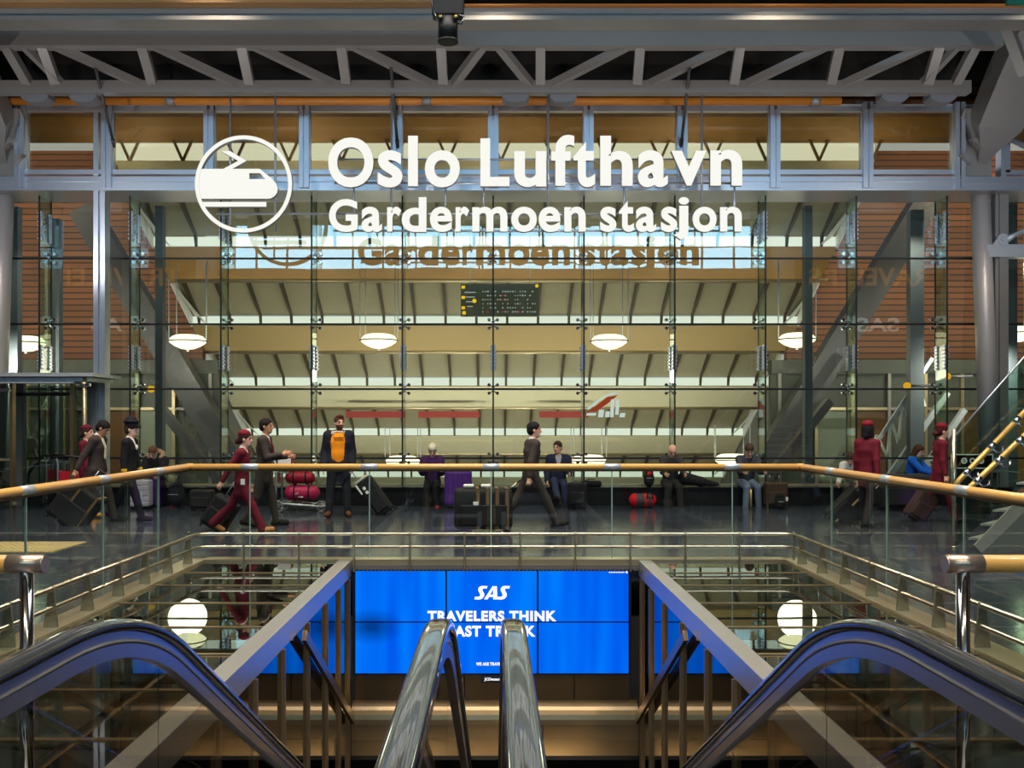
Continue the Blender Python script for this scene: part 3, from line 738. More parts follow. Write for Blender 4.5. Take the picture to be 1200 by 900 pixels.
# pendant bowls
def lamp(loc, label, drop=1.9):
    t = thing('pendant_lamp', label, 'lamp', loc, group='pendant bowl lamps beyond the glass')
    bm = newbm(); lathe(bm, [(.01,-.20),(.16,-.18),(.3,-.12),(.40,-.05),(.445,.0)], n=32, caps=False); lathe(bm, [(.445,.0),(.41,.06),(.35,.12),(.26,.15),(.01,.16)], n=32, caps=False); obj('bowl', bm, M['glow'], t)
    bm = newbm(); lathe(bm, [(.43,-.012),(.465,-.012),(.465,.014),(.43,.014)], n=32, caps=False); obj('rim', bm, M['steel_dark'], t)
    bm = newbm(); tube(bm, [(0,0,-.24),(0,0,-.19)], .03, 8); obj('finial', bm, M['alu'], t)
    for x in (-.455, -.36, .36, .455):
        cb = newbm(); y = 0 if abs(x) > .4 else .27; tube(cb, [(x,y,0),(x,y,drop)], .011, 6); obj('suspension_wire', cb, M['alu_pale'], t)
    return t
LD = 22.6
for px, py, D, lab in ((220,400,LD,'glowing bowl lamp far left behind the glass, left of the stepped ceiling'), (444,399,LD,'second glowing bowl lamp from the left, left of centre'), (714,400,LD,'third glowing bowl lamp from the left, right of centre'), (934,398,LD,'fourth glowing bowl lamp, at the right end of the stepped ceiling'), (1190,391,21.5,'glowing bowl lamp at the right edge beside the tall mullion'), (30,402,21.5,'glowing bowl lamp at the left edge above the entrance'), (690,540,24,'low glowing bowl lamp right of the man in the navy jacket'), (472,541,24,'low glowing bowl lamp left of the woman in purple'), (858,539,24,'low glowing bowl lamp behind the man in jeans')):
    L_ = lamp(P(px, py, D), lab, 1.95 if py < 500 else .9)
    if py < 500:
        li = bpy.data.lights.new('lamp_bulb', 'POINT'); li.energy = 60; li.color = (1,.9,.74); li.shadow_soft_size = .45
        lo_ = bpy.data.objects.new('lamp_bulb', li); C.objects.link(lo_); lo_.location = P(px, py, D)+Vector((0,0,-.55))
# white trussed stair beyond the glass at right
bt = thing('stair_truss', 'white lattice side of a stair rising right beyond the glass', 'stair', (0,0,0))
def B(px, py): return P(px, py, 21.0)
for a, b, w in (((1010,545),(1092,420),.07), ((1030,575),(1110,460),.12), ((1055,590),(1130,480),.12)):
    bm = newbm(); beam(bm, B(*a), B(*b), w, w); obj('rail', bm, M['alu_pale'], bt)
pts = [(1020,548),(1027,510),(1040,535),(1044,492),(1053,520),(1058,470),(1068,500),(1075,448),(1084,476)]
for a, b in zip(pts, pts[1:]):
    bm = newbm(); beam(bm, B(*a), B(*b), .05, .05); obj('lattice_bar', bm, M['white'], bt)
bm = newbm(); beam(bm, B(1008,585), B(1060,590), .12, .9); obj('landing', bm, M['greenpanel'], bt)
# cross bracing behind the entrance
cb = thing('cross_bracing', 'steel rods crossing in an X behind the entrance doors', 'bracing', P(38,520,21.2))
for a, b in (((25,482),(58,580)), ((55,468),(15,580))):
    bm = newbm(); tube(bm, [P(*a,21.2)-cb.location, P(*b,21.2)-cb.location], .035, 8); obj('rod', bm, M['steel'], cb)
bm = newbm(); tube(bm, [(0,-.06,-.0),(0,.06,0)], .13, 16); obj('hub', bm, M['steel'], cb)
# reflection of a departure board, built as a solid board behind the glass
db = thing('board_reflection', 'flight board reflection modelled as a board behind the glass under the station name', 'board', P(586,352,22.0))
bm = newbm(); box2(bm, (-.92,-.06,-.38), (.92,.06,.38), bev=.01); obj('board_case', bm, mat('dark_board', (92,94,78), .4), db)
ey, ew, er = emit('yellow_sign_light', (250,205,40), .9), emit('white_board_text', (200,205,200), .6), emit('red_board_text', (190,60,50), .6)
bm = newbm()
for i in range(3): box(bm, (-.86+.0,-.065,.3-.24*i), (.08,.012,.07), bev=.01)
tube(bm, [(.86,-.07,.33),(.86,-.058,.33)], .04, 12); tube(bm, [(-.6,-.07,-.02),(-.6,-.058,-.02)], .05, 14); tube(bm, [(-.84,-.07,-.3),(-.84,-.058,-.3)], .045, 12); obj('yellow_symbol', bm, ey, db)
bm = newbm()
for i in range(22):
    for j in range(6):
        if random.random() < .55: box(bm, (-.4+i*.058,-.064,.2-j*.095), (.03*random.uniform(.5,1.3),.008,.03))
for j in range(4): box(bm, (-.7,-.064,.18-.11*j), (.26-.04*j,.008,.022))
obj('board_row', bm, ew, db)
bm = newbm()
for (i, j) in ((2,5),(8,5),(8,1),(15,5),(8,2)): box(bm, (-.4+i*.058,-.066,.2-j*.095), (.05,.008,.03))
obj('alert_mark', bm, er, db)
for x in (-.7,.7):
    bm = newbm(); tube(bm, [(x,0,.38),(x,0,1.5)], .012, 6); obj('hanger', bm, M['alu_pale'], db)
# red banner strip low in the station
for i, (a, b) in enumerate(((405,475),(490,562),(632,690))):
    bm = newbm(); D = 28.9; box2(bm, (X_(a,D),D,Z_(489.5,D)), (X_(b,D),D+.05,Z_(482,D))); tag(obj('banner', bm, mat('red_banner', (150,50,46), .6)), 'narrow red banner deep in the station, %s of three' % ('left', 'middle', 'right')[i], 'banner', 'red banners')
# small yellow round signs
for i, (px, py, D, lab) in enumerate(((177,456,20.5,'behind the glass at left, above the pilot'), (1110,441,20.5,'high behind the glass at right, near the column'), (1063,452,20.6,'behind the glass at right, above the stair truss'))):
    q = P(px, py, D); t = thing('round_sign', 'small yellow round sign '+lab, 'sign', q)
    bm = newbm(); tube(bm, [(0,-.03,0),(0,.03,0)], .075, 18); obj('disc', bm, M_y if 'M_y' in globals() else globals().setdefault('M_y', emit('yellow_round_sign', (245,180,30), .8)), t)
    bm = newbm(); tube(bm, [(0,.0,0),(-.5 if i == 0 else .55,0,0)], .03, 8); obj('arm', bm, M['steel_dark'], t)
# mirrored red tail emblem: its reflection imitated by a glowing poster in the station
tp_ = thing('poster', 'glowing poster imitating a mirrored red sweep and white letters, right of centre', 'poster', P(708,478,27.0))
bm = newbm()
prism(bm, [P(*q,27.0)-tp_.location for q in ((688,483),(712,465),(724,463),(716,470),(700,482))], (0,.04,0)); obj('red_sweep', bm, emit('red_sweep_light', (200,80,55), .55), tp_)
bm = newbm()
prism(bm, [P(*q,26.95)-tp_.location for q in ((687,479),(708,463),(723,459),(723,461.5),(709,465),(690,480))], (0,.03,0))
for x0, x1, y0, y1 in ((687,698,484,487),(701,707,480,489),(709,714,482,489),(715,719,468,489),(721,725,468,486),(726,732,484,489)): prism(bm, [P(*q,26.9)-tp_.location for q in ((x0,y1),(x1,y1),(x1+1,y0),(x0+1,y0))], (0,.03,0))
obj('white_mark', bm, emit('white_sweep_light', (225,235,235), .8), tp_)
# boards hanging behind the viewer read backwards in the glass
for s in (-1, 1):
    t = thing('advertising_board', 'dark advertising board high behind the viewer, mirrored at the %s of the facade' % ('left' if s < 0 else 'right'), 'board', (s*13.4,5,6.3))
    bm = newbm(); box2(bm, (-2.9,-.1,-1.7), (2.9,.1,1.1)); obj('board_panel', bm, mat('slate_board', (64,60,62), .5), t)
    for txt, z0, z1, w in (('TRAVELERS', .1, .75, 2.4), ('SAS', -1.5, -1.0, .75)):
        b2 = text_bm(txt, -w, w, z0, z1, -.05, .02, bold=.02)
        for v in b2.verts: v.co.x *= -1; v.co.y = .14+(v.co.y+.05)*-1
        m_ = emit('amber_board_letters', (214,150,74), .9) if txt != 'SAS' else emit('white_board_letters', (225,225,220), 1.2)
        obj('lettering', b2, [m_, m_], t)
    for x in (-2.5, 2.5):
        bm = newbm(); tube(bm, [(x,0,-1.7),(x,0,-6.3)], .06, 8); obj('post', bm, M['steel_dark'], t)
# ================================================================== WELL, GLAZED STRIPS, VIDEO WALL
bars = [10.25, 9.46, 8.53, 7.53, 6.65, 5.76, 4.86, 3.95, 3.05]
ys = [Y1-.05]+bars
for s in (-1, 1):
    side = 'left' if s < 0 else 'right'
    for i in range(len(ys)-1):
        bm = newbm(); xs = sorted((s*(BEAM_X+.01), s*(WELL_X-.01)))
        box2(bm, (xs[0],ys[i+1]+.012,-.04), (xs[1],ys[i]-.012,-.015))
        o = obj('window_%d' % (60+i+20*(s > 0)), bm, M['glass_floor']); o['kind'] = 'structure'
        tag(o, 'dark mirror-like glazed floor pane %s of the escalators, row %d from the far end' % (side, i+1), 'window')
        fb = newbm(); box2(fb, (xs[0],ys[i+1]-.02,-.06), (xs[1],ys[i+1]+.02,-.008)); obj('glazing_bar', fb, M['bronze'], o)
    # box beam along the well edge
    bm = newbm(); xs = sorted((s*1.70, s*BEAM_X)); box2(bm, (xs[0],Y0,-.19), (xs[1],Y1+.05,0), bev=.006)
    struct('trim_9' if s < 0 else 'trim_10', bm, M['alu_pale'] if False else mat('edge_beam_aluminium', (186,182,178), .3, .7, .04, 4), 'brushed aluminium beam along the %s edge of the escalator opening' % side, 'beam')
    # dark glass cladding under it with bronze mullions
    w = bpy.data.objects.new('wall_well_'+side, None); C.objects.link(w); w['kind'] = 'structure'; w['category'] = 'wall'; w['label'] = 'dark glass cladding of the escalator well, %s side' % side
    bm = newbm(); xs = sorted((s*1.71, s*1.74)); box2(bm, (xs[0],Y0,-5.2), (xs[1],Y1,-.19)); obj('glass_cladding', bm, M['glass_side'], w)
    bm = newbm(); xs = sorted((s*1.80, s*1.82)); box2(bm, (xs[0],Y0,-5.2), (xs[1],Y1,-.19)); obj('backing', bm, M['bronze_dark'], w)
    for y in bars+[10.9]:
        bm = newbm(); xs = sorted((s*1.68, s*1.71)); box2(bm, (xs[0],y-.02,-5.2), (xs[1],y+.02,-.19)); obj('mullion', bm, M['bronze'], w)
    bm = newbm(); beam(bm, (s*1.655,11.0,-.40-.577*2.6), (s*1.655,3.6,-.40+.577*4.8), .05, .10) if False else beam(bm, (s*1.655,11.0,-1.87), (s*1.655,8.15,-.22), .04, .09); obj('sloping_trim', bm, M['bronze'], w)
    # sill curb under the railing
    bm = newbm(); xs = sorted((s*WELL_X, s*(WELL_X+.24))); box2(bm, (xs[0],Y0,-.2), (xs[1],Y1+.2,.012))
    struct('trim_11' if s < 0 else 'trim_12', bm, M['champagne'], 'champagne metal sill at the foot of the %s glass railing' % side, 'sill')
bm = newbm(); box2(bm, (-WELL_X-.24,Y1-.02,-.05), (WELL_X+.24,Y1+.2,.012)); struct('trim_13', bm, M['champagne'], 'champagne metal sill along the far edge of the opening', 'sill')
bm = newbm(); box2(bm, (-1.70,Y1-.04,-.115), (1.70,Y1+.02,-.05)); box2(bm, (-WELL_X,Y1+.0,-.5), (-1.85,Y1+.1,-.05)); box2(bm, (WELL_X,Y1+.0,-.5), (1.85,Y1+.1,-.05)); struct('trim_14', bm, mat('grey_fascia', (112,106,98), .5, .2), 'grey fascia over the video wall', 'fascia')
bm = newbm()
for k in range(70): box2(bm, (-1.63+k*.047,Y1-.06,-.115), (-1.61+k*.047,Y1-.04,-.10))
box2(bm, (-1.68,Y1-.05,-.12), (1.68,Y1,-.115)); struct('trim_15', bm, M['black'], 'fine black comb edge above the video wall', 'trim')
VD = 11.05
SX0, SX1, ST, SB = X_(415.5,VD), X_(737.5,VD), Z_(668.5,VD), Z_(790,VD)
vw = thing('video_wall', 'bright blue video wall of six screens under the far edge of the floor', 'screen', (0,VD,SB))
def scr():
    m, nt, out = nodes('blue_screen')
    e = nt.nodes.new('ShaderNodeEmission'); tc = nt.nodes.new('ShaderNodeTexCoord'); mp = nt.nodes.new('ShaderNodeMapping'); mp.inputs['Scale'].default_value = (3,1,.25)
    nz = nt.nodes.new('ShaderNodeTexNoise'); nz.inputs['Scale'].default_value = 1.5; nz.inputs['Detail'].default_value = 1
    rp = nt.nodes.new('ShaderNodeValToRGB'); rp.color_ramp.elements[0].position = .3; rp.color_ramp.elements[1].position = .7
    rp.color_ramp.elements[0].color = lin((0,88,236))+(1,); rp.color_ramp.elements[1].color = lin((0,124,255))+(1,)
    # one dark smudge in the picture shown
    vd = nt.nodes.new('ShaderNodeVectorMath'); vd.operation = 'DISTANCE'; vd.inputs[1].default_value = (SX0+.16,0,.55)
    sc = nt.nodes.new('ShaderNodeMapping'); sc.inputs['Scale'].default_value = (.55,0,1)
    vd.inputs[1].default_value = ((SX0+.20)*.55,0,.56)
    r2 = nt.nodes.new('ShaderNodeMapRange'); r2.inputs['From Min'].default_value = .03; r2.inputs['From Max'].default_value = .22; r2.inputs['To Min'].default_value = .25; r2.inputs['To Max'].default_value = .82
    nt.links.new(tc.outputs['Object'], mp.inputs[0]); nt.links.new(mp.outputs[0], nz.inputs['Vector']); nt.links.new(nz.outputs['Fac'], rp.inputs[0]); nt.links.new(rp.outputs[0], e.inputs[0])
    nt.links.new(tc.outputs['Object'], sc.inputs[0]); nt.links.new(sc.outputs[0], vd.inputs[0]); nt.links.new(vd.outputs['Value'], r2.inputs['Value']); nt.links.new(r2.outputs[0], e.inputs[1])
    nt.links.new(e.outputs[0], out.inputs[0]); return m
M['screen'] = scr()
bm = newbm(); box2(bm, (SX0-.03,.03,-.02), (SX1+.03,.12,ST-SB+.02)); obj('frame', bm, M['black'], vw)
for j in range(2):
    for i in range(3):
        bm = newbm(); w = (SX1-SX0)/3; h = (ST-SB)/2; box2(bm, (SX0+w*i+.011,-.005,h*j+.011), (SX0+w*(i+1)-.011,.04,h*(j+1)-.011)); obj('screen_panel', bm, M['screen'], vw)
wt = emit('white_screen_text', (244,240,250), 1.0)
for txt, a, b, y0, y1, sh, bd_ in (('TRAVELERS THINK',501,652,715.5,728,0,.045),('FAST TRACK',525.5,627.5,733,746,0,.045),('WE ARE TRAVELERS',558,595,776,779.8,0,.05)):
    bm = text_bm(txt, X_(a,VD), X_(b,VD), Z_(y1,VD)-SB, Z_(y0,VD)-SB, -.009, .003, bold=bd_, sp=1.12); obj('lettering', bm, [wt, wt], vw)
# slanted airline letters, drawn as heavy strokes with swept feet
def stroke_letter(pts_list):
    bm = newbm()
    for pts in pts_list: prism(bm, [(X_(480+x/6,VD),-.012,Z_(640+y/6,VD)-SB) for x, y in pts], (0,.004,0))
    return bm
def S_(dx):
    return [[(x+dx,y) for x, y in ((548,280),(543,297),(520,296),(512,303),(516,316),(526,335),(524,352),(510,369),(486,375),(455,373),(461,354),(482,355),(494,350),(497,341),(490,325),(482,309),(484,293),(497,281),(515,278))]]
obj('lettering', stroke_letter(S_(0)), wt, vw); obj('lettering', stroke_letter(S_(158)), wt, vw)
obj('lettering', stroke_letter([[(523,373),(583,281),(600,281),(549,373)], [(588,281),(614,281),(617,373),(587,373)], [(560,340),(588,340),(588,356),(551,356)]]), wt, vw)
bm = newbm()
for k in range(9): box2(bm, (X_(713.5+k*2.1,VD),-.008,Z_(671.2,VD)-SB), (X_(715+k*2.1,VD),-.005,Z_(670,VD)-SB))
box2(bm, (X_(733.4,VD),-.008,Z_(671.6,VD)-SB), (X_(735.4,VD),-.005,Z_(669.4,VD)-SB)); obj('small_print', bm, wt, vw)
np_ = thing('nameplate', 'small black nameplate with white letters under the video wall', 'sign', (0,VD,0))
bm = newbm(); box2(bm, (X_(563.5,VD),-.03,Z_(799.5,VD)), (X_(590,VD),.02,Z_(791.5,VD))); obj('plate', bm, M['black'], np_)
bm = text_bm('JCDecaux', X_(567.5,VD), X_(587,VD), Z_(797.5,VD), Z_(793.3,VD), -.036, .005, bold=.03); obj('lettering', bm, [wt, wt], np_)
# bulkhead below the screens
bm = newbm()
for i in range(5):
    a, b = X_(415+i*64.6,VD), X_(415+(i+1)*64.6,VD); box2(bm, (a+.006,VD+.05,Z_(822,VD)), (b-.006,VD+.1,SB))
struct('wall_bulkhead', bm, M['bronze_dark'], 'dark bronze panels under the video wall', 'wall')
bm = newbm(); zA, zB, zC = Z_(822,VD), Z_(844,VD), Z_(882,VD)
path = [(VD+.05,zA)]+[(VD+.05-.16*math.sin(t*PI/2/6)-.0, zA-.02-(zA-zB)*(1-math.cos(t*PI/2/6))) for t in range(7)]
a = [[bm.verts.new((x,y,z)) for y, z in path+[(VD+.15,zB),(VD+.15,zA)]] for x in (-1.68,1.68)]
for i in range(len(a[0])): 
    j = (i+1) % len(a[0]); bm.faces.new((a[0][i],a[0][j],a[1][j],a[1][i]))
bm.faces.new(a[0]); bm.faces.new(a[1]); struct('trim_16', bm, M['bronze'], 'rounded bronze band under the video wall', 'trim')
bm = newbm()
for i in range(3):
    a, b = -1.68+i*1.12, -1.68+(i+1)*1.12; box2(bm, (a+.005,VD-.1,zC), (b-.005,VD-.04,zB-.0)); box2(bm, (a+.005,VD-.11,(zB+zC)/2-.006), (b-.005,VD-.1,(zB+zC)/2+.006))
struct('wall_soffit', bm, M['bronze'], 'bronze panels at the foot of the bulkhead', 'wall')
bm = newbm(); box2(bm, (-1.7,VD-.1,zC-.05), (1.7,VD+8,zC)); struct('ceiling_lower', bm, M['black'], 'dark ceiling of the lower level', 'ceiling')
bm = newbm(); box2(bm, (-8,19,-5.2), (8,19.2,-2.3)); struct('wall_lower', bm, mat('lower_wall', (90,80,64), .5, 0, .1, 2), 'back wall of the lower level', 'wall')
# ================================================================== RAILINGS
RY, RX, RZ = 11.2, 3.66, 1.10
rl = thing('glass_railing', 'glass railing with round oak handrail around the escalator opening', 'railing', (0,RY,0))
def R(x, y, z): return Vector((x, y-RY, z))
bm = newbm(); tube(bm, [R(-RX,RY,RZ), R(RX,RY,RZ)], .037, 18); hrx = obj('handrail', bm, M['woodx'], rl)
for s in (-1, 1):
    bm = newbm(); tube(bm, [R(s*RX,RY,RZ), R(s*RX,3.75,RZ)], .037, 18); obj('handrail', bm, M['woody'], rl)
    bm = newbm(); tube(bm, [R(s*RX-.06*s,RY,RZ), R(s*RX,RY,RZ), R(s*RX,RY-.08,RZ)], .040, 16); obj('corner_sleeve', bm, M['woody'], rl)
jx = [X_(p, RY) for p in (293, 433, 575.5, 717, 858)]
edges = [-RX]+jx+[RX]
for a, b in zip(edges, edges[1:]):
    bm = newbm(); box2(bm, R(a+.008,RY-.007,.0), R(b-.008,RY+.007,RZ-.05)); obj('glass_panel', bm, M['glass_rail'], rl)
for x in jx:
    bm = newbm(); tube(bm, [R(x-.10,RY,RZ), R(x+.10,RY,RZ)], .0378, 18); obj('joint_ring', bm, M['alu_pale'], hrx)
jy = [RY, 10.2, 8.76, 7.32, 5.88, 4.44, 3.75]
for s in (-1, 1):
    for a, b in zip(jy, jy[1:]):
        bm = newbm(); box2(bm, R(s*RX-.007,b+.008,0), R(s*RX+.007,a-.008,RZ-.05)); obj('glass_panel', bm, M['glass_rail'], rl)
    for y in jy[1:-1]:
        bm = newbm(); tube(bm, [R(s*RX,y-.1,RZ), R(s*RX,y+.1,RZ)], .0378, 18); obj('joint_ring', bm, M['alu_pale'], rl)
# clamp edges where panes meet
bm = newbm()
for x in jx: box2(bm, R(x-.006,RY-.008,0), R(x+.006,RY+.008,RZ-.04))
for s in (-1, 1):
    for y in jy[1:-1]: box2(bm, R(s*RX-.008,y-.006,0), R(s*RX+.008,y+.006,RZ-.04))
obj('pane_edge', bm, mat('polished_glass_edge', (150,176,164), .2), rl)
bm = newbm(); box2(bm, R(-RX,RY-.009,RZ-.055), R(RX,RY+.009,RZ-.035))
for s in (-1, 1): box2(bm, R(s*RX-.009,3.75,RZ-.055), R(s*RX+.009,RY,RZ-.035))
obj('glass_channel', bm, M['bronze_dark'], rl)
# low double guard rail
gy, gx = 11.06, 3.50
gr = thing('guard_rail', 'low double steel pipe rail on short posts inside the glass railing', 'rail', (0,gy,0))
def G(x, y, z): return Vector((x, y-gy, z))
for z, r in ((.315,.021), (.165,.018)):
    bm = newbm(); pts = [G(-gx,3.75,z), G(-gx,gy-.12,z), G(-gx+.04,gy-.03,z), G(-gx+.12,gy,z), G(gx-.12,gy,z), G(gx-.04,gy-.03,z), G(gx,gy-.12,z), G(gx,3.75,z)]
    tube(bm, pts, r, 12); obj('pipe', bm, M['satin'], gr)
for px in (221, 286, 350.5, 415, 480.3, 544.5, 609.5, 674, 738.7, 803, 866.5, 930):
    bm = newbm(); x = X_(px, gy); box2(bm, G(x-.012,gy-.02,-.13), G(x+.012,gy+.015,.34), bev=.004); obj('post', bm, M['satin'], gr)
for s in (-1, 1):
    y = gy-.35
    while y > 3.8:
        bm = newbm(); 
        prism(bm, [G(s*(gx-.02),y-.012,.335), G(s*(gx+.02),y-.012,.335), G(s*(gx+.06),y-.012,.01), G(s*(gx-.05),y-.012,.01)], (0,.024,0)); obj('post_plate', bm, M['satin'], gr); y -= .66
# railings beside the camera, starting at chrome posts
for s in (-1, 1):
    side = 'left' if s < 0 else 'right'; D = 3.55; zr_ = 1.095
    t = thing('landing_railing', 'oak handrail on a chrome post beside the %s escalator' % side, 'railing', (s*1.74,D,0))
    bm = newbm(); tube(bm, [(0,0,zr_), (s*1.80,0,zr_)], .034, 24); obj('handrail', bm, M['woodx'], t)
    bm = newbm(); tube(bm, [(-s*.035,0,zr_), (s*.10,0,zr_)], .0355, 24); tube(bm, [(-s*.040,0,zr_), (-s*.033,0,zr_)], .033, 24); obj('end_cap', bm, mat('satin_cap', (190,170,150), .3, .8), t)
    bm = newbm(); tube(bm, [(s*.03,0,0), (s*.03,0,zr_-.03)], .025, 20); tube(bm, [(s*.03,0,0), (s*.03,0,.02)], .06, 20); obj('post', bm, M['chrome'], t)
    bm = newbm(); box2(bm, (s*.075,-.007,.06), (s*.98,.007,zr_-.06)); obj('glass_panel', bm, M['glass_rail'], t)
    bm = newbm(); box2(bm, (s*.995,-.007,.06), (s*1.72,.007,zr_-.06)); obj('glass_panel', bm, M['glass_rail'], t)
    bm = newbm(); box2(bm, (s*.98,-.01,.05), (s*.99,.01,zr_-.05)); obj('glass_clamp', bm, M['satin'], t)
# ================================================================== ESCALATORS
HH, EY0, ER = .95, 2.92, 2.2
def path_top(off=0., y_end=13.2):
    """handrail line (y,z) with a turned-in end near the viewer"""
    pts = [(1.25+.34*math.cos(a), HH-.34+.34*math.sin(a)) for a in np.linspace(-PI*.5, -PI*1.5, 13)][:-1]
    pts = [(1.25-.34*math.sin(a), HH-.34-.34*math.cos(a)) for a in np.linspace(0, PI, 13)]
    pts += [(1.25+(EY0-1.25)*t, HH) for t in (.25,.5,.75)]
    for a in np.linspace(0, PI/6, 13): pts.append((EY0+ER*math.sin(a), HH-ER*(1-math.cos(a))))
    y1, z1 = pts[-1]
    for t in (.1,.25,.5,.75,1): pts.append((y1+(y_end-y1)*t, z1-(y_end-y1)*t*math.tan(PI/6)))
    return pts
base = path_top()
rub = [(-.040,-.012),(-.040,.008),(-.034,.018),(-.02,.0225),(.02,.0225),(.034,.018),(.040,.008),(.040,-.012),(.030,-.020),(-.030,-.020)]
for e, (xa, xb, side, lab) in enumerate(((-1.345,-.195,'left','left escalator going down, its handrails rising from the bottom edge'), (.062,1.325,'right','right escalator going down, its handrails rising from the bottom edge'))):
    es = thing('escalator', lab, 'escalator', ((xa+xb)/2,3.0,0), group=None)
    O = Vector(((xa+xb)/2,3.0,0))
    def shift(bm):
        for v in bm.verts: v.co -= O
        return bm
    for x, inn in ((xa, 1), (xb, -1)):
        bm = newbm(); sweep(bm, base, [(x+px_*1.0, n_) for px_, n_ in rub]); o = obj('handrail', shift(bm), M['rubber'], es)
        for p in o.data.polygons: p.use_smooth = True
        bm = newbm(); sweep(bm, base, [(x-.022,-.022),(x+.022,-.022),(x+.024,-.05),(x+.027,-.058),(x+.024,-.066),(x+.024,-.115),(x-.024,-.115),(x-.024,-.066),(x-.027,-.058),(x-.024,-.05)]); o = obj('handrail_guide', shift(bm), mat('guide_aluminium', (172,172,180), .28, .8), es)
        # glass under it: panels between joints
        low = lambda y: (.12 if y < 3.3 else .12-.577*(y-3.3))
        seg = base[8:]
        def ztop(y):
            for (y0, z0), (y1, z1) in zip(base[12:], base[13:]):
                if y0-1e-6 <= y <= y1+1e-6: return z0+(z1-z0)*(y-y0)/max(y1-y0, 1e-6)
            return base[-1][1]
        cuts = [1.1, 2.3, 3.75, 5.2, 6.7, 8.2, 9.7, 11.2, 13.0]
        for a, b in zip(cuts, cuts[1:]):
            n_ = 10; yy = [a+.006+(b-a-.012)*i/n_ for i in range(n_+1)]
            pts = [(x-.005, y, max(ztop(y) if y > 1.25 else HH-.06, low(y)+.05)-.11) for y in yy]+[(x-.005, y, low(y)) for y in yy[::-1]]
            bm = newbm(); prism(bm, pts, (.01,0,0)); obj('glass_balustrade', shift(bm), M['glass_esc'], es)
        bm = newbm()
        pth = [(1.0,.09),(3.0,.09),(3.35,.06),(3.8,-.16),(13.2,-.16-.577*9.4)]
        sweep(bm, pth, [(x-.09*(1 if inn > 0 else .6),.03),(x+.09*(1 if inn < 0 else .6),.03),(x+.12*(1 if inn < 0 else .6),-.30),(x-.12*(1 if inn > 0 else .6),-.30)]); obj('skirt_deck', shift(bm), M['bronze'], es)
    # steps and landing plate
    bm = newbm(); box2(bm, (xa+.14,.9,-.02), (xb-.14,3.3,.012)); obj('comb_plate', shift(bm), mat('ribbed_plate', (120,120,122), .4, .7), es)
    st = mat('step_grey', (70,70,74), .5, .5)
    for k in range(26):
        y = 3.3+.36*k; z = -.2078*max(0, k-1)
        bm = newbm(); box2(bm, (xa+.15,y,z-.16), (xb-.15,y+.37,z-.02)); obj('step', shift(bm), st, es)
# ================================================================== STAIR AT RIGHT
sd = thing('staircase', 'open stair rising at the right edge with grey treads', 'stair', (5.95,11.8,0))
for k in range(9):
    bm = newbm(); x = k*.185; y = k*.06
    prism(bm, [(x,y,.155+k*.17),(x+.24,y-.04,.155+k*.17),(x+1.5,y+1.25,.155+k*.17),(x+1.26,y+1.29,.155+k*.17)], (0,0,.025)); obj('tread', bm, mat('stair_tread_%d' % 0, (150,152,140), .4) if k == 0 else bpy.data.materials['stair_tread_0'], sd)
    bm = newbm(); prism(bm, [(x+.17,y,k*.17+.01),(x+.19,y,k*.17+.01),(x+1.45,y+1.28,k*.17+.01),(x+1.43,y+1.28,k*.17+.01)], (0,0,.145)); obj('riser', bm, M['greenpanel'], sd)
bm = newbm(); prism(bm, [(0.1,-.13,0),(1.95,.42,0),(1.95,.42,1.45),(1.65,.4,1.45),(0.02,-.11,.1)], (0,.025,0)); obj('stringer', bm, M['concrete'], sd)
bm = newbm(); g0 = [P(1120,640,12.2),P(1120,510,12.2),P(1210,408,12.2),P(1210,560,12.2)]; prism(bm, [q-sd.location for q in g0], (0,.012,0)); obj('glass_balustrade', bm, M['glass_fin'], sd)
bm = newbm(); tube(bm, [P(1118,512,12.2)-sd.location, P(1212,405,12.2)-sd.location], .012, 8); obj('glass_top_edge', bm, M['alu'], sd)
bm = newbm(); tube(bm, [P(1118,503,12.2)-sd.location, P(1118,640,12.2)-sd.location], .028, 12); tube(bm, [P(1118,640,12.2)-sd.location, Vector((P(1118,640,12.2).x-sd.location.x,.4,0))], .028, 12); obj('post', bm, M['satin'], sd)
for (a, b), D in ((((1124,563),(1215,468)), 12.05), (((1138,570),(1215,497)), 11.4)):
    bm = newbm(); p, q = P(*a,D)-sd.location, P(*b,D)-sd.location; dd = (q-p).normalized()
    tube(bm, [p+Vector((-.0,0,-.12)), p+Vector((-.035,0,-.05)), p, p+dd*.06, q], .035, 14); obj('handrail', bm, M['woodpipe'] if False else mat('golden_handrail_%d' % a[0], (196,158,84), .3, .35), sd)
    for t in (.1, .42, .74):
        bm = newbm(); c = p+(q-p)*t
        tube(bm, [c+Vector((0,0,-.02)), c+Vector((.06,0,-.07)), c+Vector((.15,.02,-.06)), c+Vector((.16,.03,.0))], .013, 8); tube(bm, [c-dd*.05, c+dd*.05], .038, 14); obj('bracket', bm, M['chrome'], sd)
